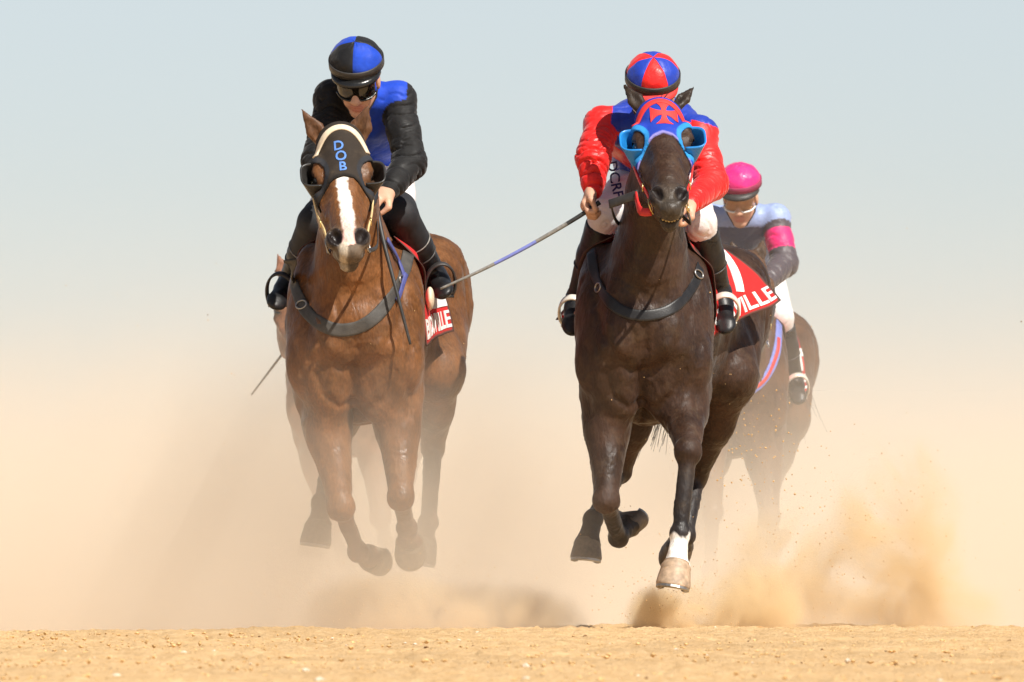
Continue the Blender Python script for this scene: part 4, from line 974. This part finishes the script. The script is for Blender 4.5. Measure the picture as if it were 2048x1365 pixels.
# whips
def whip(pts, label, rad=(5.5, 4.6, 3.6, 2.6), bands=True):
    q = spline(pts, 28); n = len(q); V, F = tube_data(q, np.interp(np.linspace(0, 1, n), [0, .3, .7, 1], rad), 8); k = (len(F) - 2) // (n - 1)
    idx = [0 if i // 8 < 8 else (1 if i // 8 < 12 or i // 8 > 17 else 2) for i in range(len(F) - 2)] + [0, 0]
    if not bands: idx = [0] * len(F)
    org = W(q[0]); o = mesh_obj('riding_whip', W(V), F, ['whip_dark', 'whip_pale', 'grip_blue'], None, origin=org, matidx=idx); o.location = org
    return tag(o, label, 'whip', 'whips carried by the jockeys')
whip([Q(1200, 402, 106), Q(1150, 436, 104), Q(1050, 494, 105), Q(960, 540, 107), Q(880, 576, 110)], 'long whip with a blue band held out sideways by the red-sleeved jockey')
whip([Q(748, 384, 40), Q(764, 470, 0), Q(795, 590, -30), Q(821, 690, -35)], 'dark whip hanging down across the chest of the bay horse', bands=False)

# ------------------------------------------------------------------ the two horses farther back
def shifted(sp, fn):
    out = dict(sp)
    for k, v in sp.items():
        if isinstance(v, tuple) and len(v) == 3 and not k.endswith('_toe') and k not in ('face', 'curlL', 'curlR', 'sideL', 'sideR', 'earface', 'chest_r', 'hsize', 'skin', 'breech_col'): out[k] = fn(k, v)
        elif k in ('FL', 'FR', 'HL', 'HR'): out[k] = [fn(k, x) for x in v]
    return out
def place(px, k, zoff=0.0):
    """ground position of a horse whose picture scale is k times that of the leaders and whose breast is at picture column px"""
    Y = DIST / k - DIST; return ((px - 1024) / S / k, Y, zoff)
DARKC = dict(base=(0.085, 0.037, 0.016), leg=(0.055, 0.03, 0.016), muzzle=(0.06, 0.045, 0.03), ear=(0.05, 0.028, 0.016))
SPC = dict(SPB); SPC.update(torso=torso(1287, 92), bend=92, HR=[(1425, 600, 800), (1436, 745, 600), (1385, 950, 740), (1370, 1080, 640), (1366, 1118, 660)], HL=[(1318, 600, 800), (1270, 765, 600), (1235, 935, 740), (1210, 1038, 590), (1200, 1086, 560)], neck=[(1292, 600, 140, 104, 145), (1300, 520, 40, 76, 106), (1312, 450, -50, 60, 80), (1320, 405, -110, 48, 60), (1324, 378, -130, 43, 48)],
    poll=(1325, 352, -150), lip=(1330, 560, -400), ears=[((1298, 368, -120), (1278, 305, -112), 18), ((1346, 366, -120), (1362, 300, -112), 18)], earface=(0, 1, 0.2), mouth=2.5,
    FL=[(1216, 800, 125), (1236, 985, -60), (1228, 1130, -70), (1222, 1185, -85)], FL_sole=(1218, 1235, -100),
    FR=[(1362, 800, 125), (1380, 1000, 40), (1395, 1080, 170), (1400, 1060, 225)], FR_sole=(1404, 1030, 255), FR_toe=(0.2, 0.4, -1))
kC = 0.80; locC = place(1466, kC, -0.05)
horseC, orgC, PC, bvhC, frC, mC = make_horse(SPC, DARKC, 'dark horse behind the blue-hooded leader, head low and legs lost in dust', locC, h=6.0)
def jacket_c(V, g, sleeve, w):
    c = np.tile(np.array((0.30, 0.38, 0.62)), (len(V), 1)); c[sleeve] = (0.075, 0.06, 0.07)
    for s in 'LR':
        A, B = g['sh' + s], g['el' + s]; t = (V - A) @ (B - A) / (B - A).dot(B - A); m = sleeve & (t > 0.30) & (t < 0.74) & (np.linalg.norm(V - A, axis=1) < 190) & (np.sign(V[:, 0] - g['chest'][0]) == np.sign(A[0] - g['chest'][0]))
        far = np.linalg.norm(V - g['wr' + s], axis=1) > 95; c[m & far] = (0.72, 0.016, 0.15)
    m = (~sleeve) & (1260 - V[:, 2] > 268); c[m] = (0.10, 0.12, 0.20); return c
SPPC = dict(SPPB); SPPC.update(pelvis=(1325, 350, 500), chest=(1318, 262, 290), neck=(1314, 222, 220), head=(1308, 196, 140), face=(-0.12, -0.86, -0.46), chest_r=(92, 60),
    shL=(1222, 246, 245), shR=(1398, 246, 245), elL=(1206, 370, 190), elR=(1420, 360, 190), wrL=(1270, 425, 60), wrR=(1352, 425, 60), kn_L=(1292, 436, 20), kn_R=(1328, 436, 20),
    curlL=(0, 0.3, -1), sideL=(0.4, -1, 0.5), knL=(1205, 490, 300), knR=(1410, 490, 300), anL=(1165, 650, 410), anR=(1446, 645, 405), toL=(1152, 695, 345), toR=(1458, 692, 345),
    jacket=jacket_c, cap=[(0.74, 0.02, 0.20), (0.72, 0.018, 0.18)], cap_phase=1.57, lens='clear_lens', rim='white_paint', boot_top=0.16, fat=0.95, skin=(0.60, 0.34, 0.23), peak_mat='dark_strap', band_mat='hat_rim')
simple('clear_lens', (0.9, 0.85, 0.75), rough=0.05, var=0.05); MATS['clear_lens'].node_tree.nodes['Principled BSDF'].inputs['Transmission Weight'].default_value = 1.0; MATS['clear_lens'].node_tree.nodes['Principled BSDF'].inputs['IOR'].default_value = 1.08; simple('hat_rim', (0.30, 0.03, 0.09), rough=0.7)
rlC = (locC[0] + (1325 - 1287) / S, locC[1] + 500 / S, locC[2])
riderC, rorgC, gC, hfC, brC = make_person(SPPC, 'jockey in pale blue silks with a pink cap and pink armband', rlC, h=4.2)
hp, R, sc = frC
strap_on('browband', bvhC, [hp(a, 0, t) for a, t in ((-46, 60), (-24, 34), (0, 28), (24, 34), (46, 60))], 22, 2.5, 'red_strap', horseC, orgC, 18, ray=-R[1])
saddle(horseC, orgC, 1287, 92)
saddle_cloth(bvhC, horseC, orgC, 1, 250, 600, 480, 700, 680, 80, lambda u, v: 6 + 10 * u * v, '4')
saddle_cloth(bvhC, horseC, orgC, -1, 250, 600, 480, 700, 680, 80, lambda u, v: 6 + 10 * u * v, '4')
strap_on('breastplate', bvhC, [Q(1190, 520), Q(1200, 600), Q(1240, 668), Q(1300, 690), Q(1360, 660), Q(1396, 590), Q(1404, 510)], 24, 2.8, 'grip_blue', horseC, orgC, 34)
strap_on('breastplate_lining', bvhC, [Q(1194, 560), Q(1200, 600), Q(1240, 668), Q(1300, 690), Q(1360, 660), Q(1396, 590), Q(1400, 550)], 9, 2.8, 'red_strap', horseC, orgC, 34, lift=4.0)
strap_on('girth', bvhC, [Q(1408, 520, 290), Q(1412, 620, 290), Q(1405, 700, 290), Q(1385, 790, 290)], 18, 3, 'cream_leather', horseC, orgC, 20, ray=(-1, 0, 0))
for w in 'LR': stirrup(None, SPPC['an' + w], SPPC['to' + w], horseC, orgC)
tack(horseC, orgC, SPC, bvhC, frC, riderC, SPPC, 'dark_strap', 'dark_strap', 'steel', 'blue_strap')

CHEST = dict(base=(0.20, 0.085, 0.04), leg=(0.12, 0.06, 0.035), muzzle=(0.09, 0.06, 0.045), ear=(0.22, 0.10, 0.06))
SPD = dict(SPA); SPD.update(neck=[(700, 600, 140, 104, 145), (668, 530, 30, 76, 106), (636, 480, -60, 60, 80), (612, 450, -120, 48, 60), (604, 432, -140, 43, 48)],
    poll=(598, 408, -160), lip=(622, 610, -405), ears=[((575, 420, -128), (552, 352, -122), 20), ((624, 418, -128), (640, 352, -122), 20)])
kD = 0.82; locD = place(684, kD, -0.06)
horseD, orgD, PD, bvhD, frD, mD = make_horse(SPD, CHEST, 'chestnut horse almost hidden behind the bay leader, one ear showing', locD, h=7.0)
def jacket_d(V, g, sleeve, w): return np.tile(np.array((0.30, 0.26, 0.10)), (len(V), 1))
SPPD = dict(SPPA); SPPD.update(jacket=jacket_d, cap=[(0.3, 0.26, 0.1)] * 2, gaiter=False, head=(700, 265, 165), neck=(712, 275, 225), chest=(728, 290, 290), pelvis=(735, 360, 500), shL=(664, 285, 245), shR=(792, 288, 245), elL=(650, 395, 190), elR=(800, 395, 190), wrL=(662, 450, 85), wrR=(750, 455, 95),
    kn_L=(655, 470, 55), kn_R=(735, 468, 62), knL=(640, 490, 300), knR=(795, 490, 300), anL=(622, 620, 420), anR=(838, 620, 420), toL=(612, 655, 345), toR=(848, 655, 345))
rlD = (locD[0] + (735 - 708) / S, locD[1] + 500 / S, locD[2])
riderD, rorgD, gD, hfD, brD = make_person(SPPD, 'jockey hidden behind the rider in black, on the chestnut horse', rlD, h=5.5)
saddle(horseD, orgD, 708, 92)

def at(px, py, Y):
    k = (DIST + Y) / DIST; return np.array([(px - 1024) / S * k, Y, CAMH + (1260 - S * CAMH - py) / S * k])
def world_whip(a, b, label):
    q = [a + (b - a) * t for t in np.linspace(0, 1, 12)]; V, F = tube_data(q, np.linspace(0.009, 0.004, 12), 6); o = mesh_obj('riding_whip', V, F, 'whip_pale', None, origin=q[0]); o.location = tuple(q[0])
    return tag(o, label, 'whip', 'whips carried by the jockeys')
hd = np.array(rlD) + W(Q(655, 472, 55)) - rorgD
world_whip(hd, at(503, 790, locD[1] - 0.2), 'thin pale whip sticking out at the left behind the bay horse')

# manes: short hair standing along the crest of the neck
def mane(T, org, sp, mat, seed, n=170, L=46):
    r = np.random.RandomState(seed); nk = sp['neck']; roots, dirs = [], []
    crest = spline([Q(a[0], a[1], a[2]) + np.array([0, 0.80, 0.50]) * a[4] * 0.92 for a in nk[1:]] + [Q(*sp['poll']) + np.array([0, 18, -6])], 40)
    for _ in range(n):
        roots.append(crest[r.randint(40)] + r.normal(size=3) * 3); dirs.append((0.35 + 0.3 * r.normal(), 0.9, 0.5))
    o = strands('mane', roots, dirs, L, mat, T, org, rad=1.5, curl=0.4, seed=seed, seg=5, gravity=-0.8); return o
mane(horseA, orgA, SPA, 'hair_dark', 11); mane(horseB, orgB, SPB, 'hair_dark', 12); mane(horseC, orgC, SPC, 'hair_dark', 13, 120)
# tails
def tail(T, org, root, d, n, L, mat, seed, spread=14, **kw):
    r = np.random.RandomState(seed); roots = [np.asarray(root) + r.normal(size=3) * spread * np.array([0.6, 0.4, 0.6]) for _ in range(n)]
    return strands('tail', roots, [d] * n, L, mat, T, org, seed=seed, **kw)
tail(horseA, orgA, Q(808, 470, 920), (0.0, 0.8, -0.5), 130, 300, 'hair_dark', 1, gravity=-1.3)
tail(horseB, orgB, Q(1420, 480, 915), (-0.25, 0.10, -0.96), 190, 400, 'hair_dark', 2, gravity=-0.2, curl=0.16, jit=0.045)
tail(horseC, orgC, Q(1400, 480, 930), (0.10, 0.6, -0.8), 130, 330, 'hair_dark', 3, curl=0.3, gravity=-1.0, jit=0.09)
tail(horseD, orgD, Q(830, 480, 930), (0.0, 0.8, -0.5), 70, 300, 'hair_brown', 4, gravity=-1.3)

# ------------------------------------------------------------------ ground
def height(X, Y):
    z = -0.14 / (1 + np.exp(-(Y - 3.2) / 0.8))                                                        # the track falls away a little behind the leaders
    z = z + 0.018 * np.sin(X * 1.1 + 0.6 * np.sin(Y * 0.8)) * np.sin(Y * 0.7 + 1) * np.exp(-np.abs(Y + 6) / 14)
    return z
def grid_mesh(xs, ys, fn):
    X, Y = np.meshgrid(xs, ys); Z = fn(X, Y); n = len(xs); V = np.stack([X.ravel(), Y.ravel(), Z.ravel()], 1)
    i = np.arange(len(ys) - 1)[:, None] * n + np.arange(n - 1)[None, :]; i = i.ravel(); F = np.stack([i, i + 1, i + n + 1, i + n], 1); return V, F
m, N, L, b = new_mat('sand'); b.inputs['Roughness'].default_value = 0.95; b.inputs['Specular IOR Level'].default_value = 0.1
tc = N.new('ShaderNodeTexCoord')
def noise(sc_, det=5, ro=0.6):
    n = N.new('ShaderNodeTexNoise'); n.inputs['Scale'].default_value = sc_; n.inputs['Detail'].default_value = det; n.inputs['Roughness'].default_value = ro; L.new(tc.outputs['Object'], n.inputs['Vector']); return n
n1, n2, n3 = noise(0.6), noise(14, 6, 0.7), noise(90, 3)
r1 = N.new('ShaderNodeValToRGB'); L.new(n2.outputs[0], r1.inputs[0]); e = r1.color_ramp.elements
e[0].position = 0.30; e[0].color = (0.54, 0.335, 0.15, 1); e[1].position = 0.68; e[1].color = (0.71, 0.49, 0.265, 1)
mx = N.new('ShaderNodeMix'); mx.data_type = 'RGBA'; mx.blend_type = 'MULTIPLY'; mx.inputs[0].default_value = 1.0; L.new(r1.outputs[0], mx.inputs[6])
mr = N.new('ShaderNodeMapRange'); mr.inputs['From Min'].default_value = 0.3; mr.inputs['From Max'].default_value = 0.7; mr.inputs['To Min'].default_value = 0.85; mr.inputs['To Max'].default_value = 1.12; L.new(n1.outputs[0], mr.inputs['Value']); L.new(mr.outputs[0], mx.inputs[7])
L.new(mx.outputs[2], b.inputs['Base Color'])
bp = N.new('ShaderNodeBump'); bp.inputs['Strength'].default_value = 0.6; bp.inputs['Distance'].default_value = 0.02; ad = N.new('ShaderNodeMath'); ad.operation = 'ADD'; L.new(n2.outputs[0], ad.inputs[0]); L.new(n3.outputs[0], ad.inputs[1]); L.new(ad.outputs[0], bp.inputs['Height']); L.new(bp.outputs[0], b.inputs['Normal'])
rs = np.random.RandomState(5)
def fine_h(X, Y):
    z = height(X, Y); P = np.stack([X.ravel(), Y.ravel(), 0 * X.ravel()], 1)
    for f, a, sd in ((2.2, 0.010, 1), (5.5, 0.008, 2), (13, 0.006, 3), (31, 0.005, 4)): z = z + a * wob(P, f, sd).reshape(X.shape)
    z = z + rs.normal(size=X.shape) * 0.0035; sm = lambda t: np.clip(t, 0, 1) ** 2 * (3 - 2 * np.clip(t, 0, 1))
    return z - 0.075 * (1 - sm((6.8 - np.abs(X)) / 2.2) * sm((Y + 27) / 3.0) * sm((3.6 - Y) / 0.6))         # the churned strip dips under the desert sheet at its rim
xs = np.concatenate([np.linspace(-7, -3.3, 70)[:-1], np.linspace(-3.3, 3.3, 310), np.linspace(3.3, 7, 70)[1:]]); ys = np.concatenate([np.linspace(-28, -20, 60)[:-1], np.linspace(-20, -10, 200)[:-1], np.linspace(-10, 3.6, 330)])
V, F = grid_mesh(xs, ys, fine_h); gd = mesh_obj('ground_track', V, F, 'sand'); gd['kind'] = 'structure'; gd['label'] = 'coarse sandy ground of the desert race track'
V, F = grid_mesh(np.linspace(-3000, 3000, 61), np.concatenate([np.linspace(-60, 60, 60), np.linspace(90, 9000, 40)]), lambda X, Y: height(X, Y) * (np.abs(Y) < 80) - 0.14 * (Y >= 80) - 0.035)
go = mesh_obj('ground_desert', V, F, 'sand'); go['kind'] = 'structure'; go['label'] = 'flat sandy desert reaching to the horizon'
# loose clods and pale stones on the track
def stones(name, n, size, mat, seed, label, yr=(-19, 1.6)):
    r = np.random.RandomState(seed); base = np.array([(1, 0, 0), (-1, 0, 0), (0, 1, 0), (0, -1, 0), (0, 0, 1), (0, 0, -1), (.6, .6, .55), (-.6, .6, .5), (.6, -.6, .5), (-.6, -.6, .55)]); tri = [(0, 6, 8), (0, 2, 6), (2, 7, 6), (2, 1, 7), (1, 9, 7), (1, 3, 9), (3, 8, 9), (3, 0, 8), (4, 6, 7), (4, 7, 9), (4, 9, 8), (4, 8, 6), (5, 2, 0), (5, 1, 2), (5, 3, 1), (5, 0, 3)]
    x = r.uniform(-3.2, 3.2, n); y = r.uniform(yr[0], yr[1], n); z = height(x, y); V, F = [], []
    for i in range(n):
        s = size * (0.35 + r.rand() ** 3 * 1.6); q = base * (s * (0.7 + 0.6 * r.rand(3))) * (0.8 + 0.4 * r.rand(10, 1)); a = r.rand() * 6.28; c_, s_ = math.cos(a), math.sin(a)
        q = np.stack([q[:, 0] * c_ - q[:, 1] * s_, q[:, 0] * s_ + q[:, 1] * c_, q[:, 2] * 0.75], 1) + np.array([x[i], y[i], z[i] + s * 0.25]); b0 = len(V); V += list(q); F += [tuple(k + b0 for k in t) for t in tri]
    o = mesh_obj(name, V, np.array(F), mat, None, smooth=False); o['kind'] = 'stuff'; o['label'] = label; o['category'] = 'gravel'; return o
simple('clod', (0.60, 0.39, 0.18), rough=0.95, var=0.3, nscale=30, spec=0.1); simple('pale_stone', (0.66, 0.55, 0.42), rough=0.85, var=0.2, spec=0.2); simple('dark_stone', (0.20, 0.11, 0.05), rough=0.9, var=0.3, spec=0.1)
stones('sand_clods', 11000, 0.0050, 'clod', 1, 'loose sand clods strewn over the race track')
stones('pale_gravel', 300, 0.0070, 'pale_stone', 2, 'pale stones scattered on the sand')
stones('dark_gravel', 320, 0.0055, 'dark_stone', 3, 'small dark stones scattered on the sand')
# grains of sand thrown up by the hooves
def grains(name, blobs, mat, seed, label):
    r = np.random.RandomState(seed); V, F = [], []
    for (px, py, Y), (sx, sy, sY), n, sz in blobs:
        for _ in range(n):
            c = at(px + r.normal() * sx, min(py + r.normal() * sy, 1255), Y + r.normal() * sY); s = sz * (0.5 + r.rand()); b0 = len(V)
            for d in ((1, 0, 0), (-1, 0, 0), (0, 1, 0), (0, -1, 0), (0, 0, 1), (0, 0, -1)): V.append(c + s * np.array(d) * (0.6 + 0.8 * r.rand(3)))
            F += [tuple(k + b0 for k in t) for t in ((0, 2, 4), (2, 1, 4), (1, 3, 4), (3, 0, 4), (2, 0, 5), (1, 2, 5), (3, 1, 5), (0, 3, 5))]
    o = mesh_obj(name, V, np.array(F), mat, None, smooth=False); o['kind'] = 'stuff'; o['label'] = label; o['category'] = 'sand'; return o
grains('flying_sand', [((1350, 1200, -0.1), (70, 35, 0.2), 260, 0.0022), ((1600, 1120, 0.3), (110, 90, 0.3), 260, 0.0024), ((1500, 880, 5.0), (60, 60, 2), 140, 0.0035), ((1750, 1050, 0.4), (120, 90, 0.3), 180, 0.0022), ((800, 1180, 0.2), (140, 40, 0.3), 160, 0.0022), ((1100, 900, 0.2), (600, 250, 0.6), 110, 0.002)], 'clod', 4, 'grains of sand thrown up by the hooves')
grains('flying_grit', [((1000, 820, 0.0), (650, 180, 0.6), 26, 0.0019)], 'dark_stone', 6, 'dark specks of grit hanging in the air')

# ------------------------------------------------------------------ dust
def dust_domain(name, lo, hi, col, label, build, g=-0.05, stepf=1.0):
    m = bpy.data.materials.new(name); m.use_nodes = True; N, L = m.node_tree.nodes, m.node_tree.links; N.clear(); MATS[name] = m
    out = N.new('ShaderNodeOutputMaterial'); pv = N.new('ShaderNodeVolumePrincipled'); L.new(pv.outputs[0], out.inputs['Volume'])
    pv.inputs['Color'].default_value = (*col, 1); pv.inputs['Anisotropy'].default_value = g
    tc = N.new('ShaderNodeTexCoord')
    def math_(op, a, b=None, clamp=False):
        n = N.new('ShaderNodeMath'); n.operation = op; n.use_clamp = clamp
        for i, x in enumerate((a, b)):
            if x is None: continue
            if isinstance(x, (int, float)): n.inputs[i].default_value = x
            else: L.new(x, n.inputs[i])
        return n.outputs[0]
    def nz(scale, det=2.0, ro=0.55, stretch=(1, 1, 1), off=(0, 0, 0), dist=0.0):
        mp = N.new('ShaderNodeMapping'); mp.inputs['Scale'].default_value = stretch; mp.inputs['Location'].default_value = off; L.new(tc.outputs['Object'], mp.inputs['Vector'])
        n = N.new('ShaderNodeTexNoise'); n.inputs['Scale'].default_value = scale; n.inputs['Detail'].default_value = det; n.inputs['Roughness'].default_value = ro; n.inputs['Distortion'].default_value = dist; L.new(mp.outputs[0], n.inputs['Vector']); return n.outputs[0]
    sx = N.new('ShaderNodeSeparateXYZ'); L.new(tc.outputs['Object'], sx.inputs[0])
    def ramp(v, a, b, lo_=0.0, hi_=1.0):
        r = N.new('ShaderNodeMapRange'); r.interpolation_type = 'SMOOTHSTEP'; L.new(v, r.inputs['Value'])
        for nm, x in (('From Min', a), ('From Max', b), ('To Min', lo_), ('To Max', hi_)): r.inputs[nm].default_value = x
        return r.outputs[0]
    def blob(c, r):
        """soft ellipsoid: 1 at the middle, 0 at the rim"""
        mp = N.new('ShaderNodeMapping'); mp.vector_type = 'TEXTURE'; mp.inputs['Location'].default_value = c; mp.inputs['Scale'].default_value = r; L.new(tc.outputs['Object'], mp.inputs['Vector'])
        ln = N.new('ShaderNodeVectorMath'); ln.operation = 'LENGTH'; L.new(mp.outputs[0], ln.inputs[0]); return ramp(ln.outputs['Value'], 1.0, 0.15)
    den = build(dict(x=sx.outputs[0], y=sx.outputs[1], z=sx.outputs[2], m=math_, n=nz, r=ramp, blob=blob))
    if isinstance(den, tuple):
        mc = N.new('ShaderNodeMix'); mc.data_type = 'RGBA'; L.new(den[1], mc.inputs[0]); mc.inputs[6].default_value = (*col, 1); mc.inputs[7].default_value = (*SAND_AIR2, 1); L.new(mc.outputs[2], pv.inputs['Color']); den = den[0]
    L.new(den, pv.inputs['Density'])
    V = [(x, y, z) for x in (lo[0], hi[0]) for y in (lo[1], hi[1]) for z in (lo[2], hi[2])]
    F = [(0, 1, 3, 2), (4, 6, 7, 5), (0, 4, 5, 1), (2, 3, 7, 6), (0, 2, 6, 4), (1, 5, 7, 3)]
    o = mesh_obj(name, V, F, name, None, smooth=False); o['kind'] = 'stuff'; o['label'] = label; o['category'] = 'dust'
    m.cycles.volume_step_rate = stepf if hasattr(m, 'cycles') else 1.0
    return o
SAND_AIR = (0.93, 0.850, 0.725); SAND_AIR2 = (0.925, 0.765, 0.51)
def bank(k):
    m, r = k['m'], k['r']; n = k['n'](0.30, 4, 0.62, (1, 0.5, 1.2), (0, 0, 0), 0.5); top = m('ADD', k['z'], m('MULTIPLY', m('SUBTRACT', n, 0.5), 1.2))
    d = m('EXPONENT', m('MULTIPLY', top, -2.55)); d = m('MINIMUM', d, 1.2)
    return m('MULTIPLY', m('MULTIPLY', m('MULTIPLY', d, r(k['y'], 2.4, 15.0)), r(k['z'], 3.1, 2.0)), 1.1)
dust_domain('dust_bank', (-10, 2.4, -0.25), (10, 27, 3.2), SAND_AIR, 'bank of pale dust hanging behind the horses', bank)
def veil(k):
    """thin dust about the legs of the leaders, thickest round the bay horse"""
    m, r = k['m'], k['r']; n = k['n'](1.5, 4, 0.62, (1, 1, 1.2), (3, 0, 0), 0.7); top = m('ADD', k['z'], m('MULTIPLY', m('SUBTRACT', n, 0.5), 1.0))
    d = r(top, 1.25, 0.0); edge = m('MULTIPLY', r(k['x'], 0.5, -0.5), m('MULTIPLY', r(k['y'], -1.2, -0.3), r(k['y'], 2.2, 1.2)))
    return m('MULTIPLY', m('MULTIPLY', d, edge), 0.74)
dust_domain('dust_veil', (-4.0, -1.25, -0.05), (0.7, 2.3, 1.7), SAND_AIR, 'thin dust drifting round the legs of the bay horse', veil)
def puffs(parts, scale, a0, a1, seed):
    def f(k):
        m, r = k['m'], k['r']; n = r(k['n'](scale, 5, 0.65, (1, 1, 0.9), seed, 0.9), a0, a1); pl = None
        for c, rad, a in parts:
            b = m('MULTIPLY', k['blob'](c, rad), a); pl = b if pl is None else m('ADD', pl, b)
        pl = m('MULTIPLY', pl, n); return pl, m('MULTIPLY', pl, 0.5, True)
    return f
dust_domain('sand_plume', (0.62, 0.02, -0.04), (2.12, 1.18, 0.92), SAND_AIR, 'ochre plume of sand kicked up to the right of the dark horse',
    puffs([((1.50, 0.6, 0.34), (0.34, 0.5, 0.52), 13), ((1.10, 0.6, 0.16), (0.42, 0.5, 0.42), 7), ((1.64, 0.6, 0.06), (0.42, 0.5, 0.28), 5)], 3.0, 0.42, 0.62, (2, 0, 1)))
dust_domain('sand_spray', (0.36, -0.42, -0.04), (1.22, 0.42, 0.36), SAND_AIR, 'low spray of sand under the white-pasterned hoof',
    puffs([((0.62, 0.0, 0.04), (0.22, 0.34, 0.17), 42), ((0.86, 0.0, 0.04), (0.32, 0.36, 0.22), 22), ((0.95, 0.0, 0.12), (0.2, 0.3, 0.2), 12)], 5.0, 0.40, 0.60, (0, 3, 0)))
dust_domain('sand_puff', (-0.95, 0.05, -0.04), (0.42, 1.15, 0.34), SAND_AIR, 'low brown puff of sand under the bay horse',
    puffs([((-0.48, 0.6, 0.04), (0.42, 0.5, 0.22), 16), ((-0.10, 0.6, 0.03), (0.46, 0.5, 0.18), 13)], 4.0, 0.38, 0.60, (5, 1, 0)))
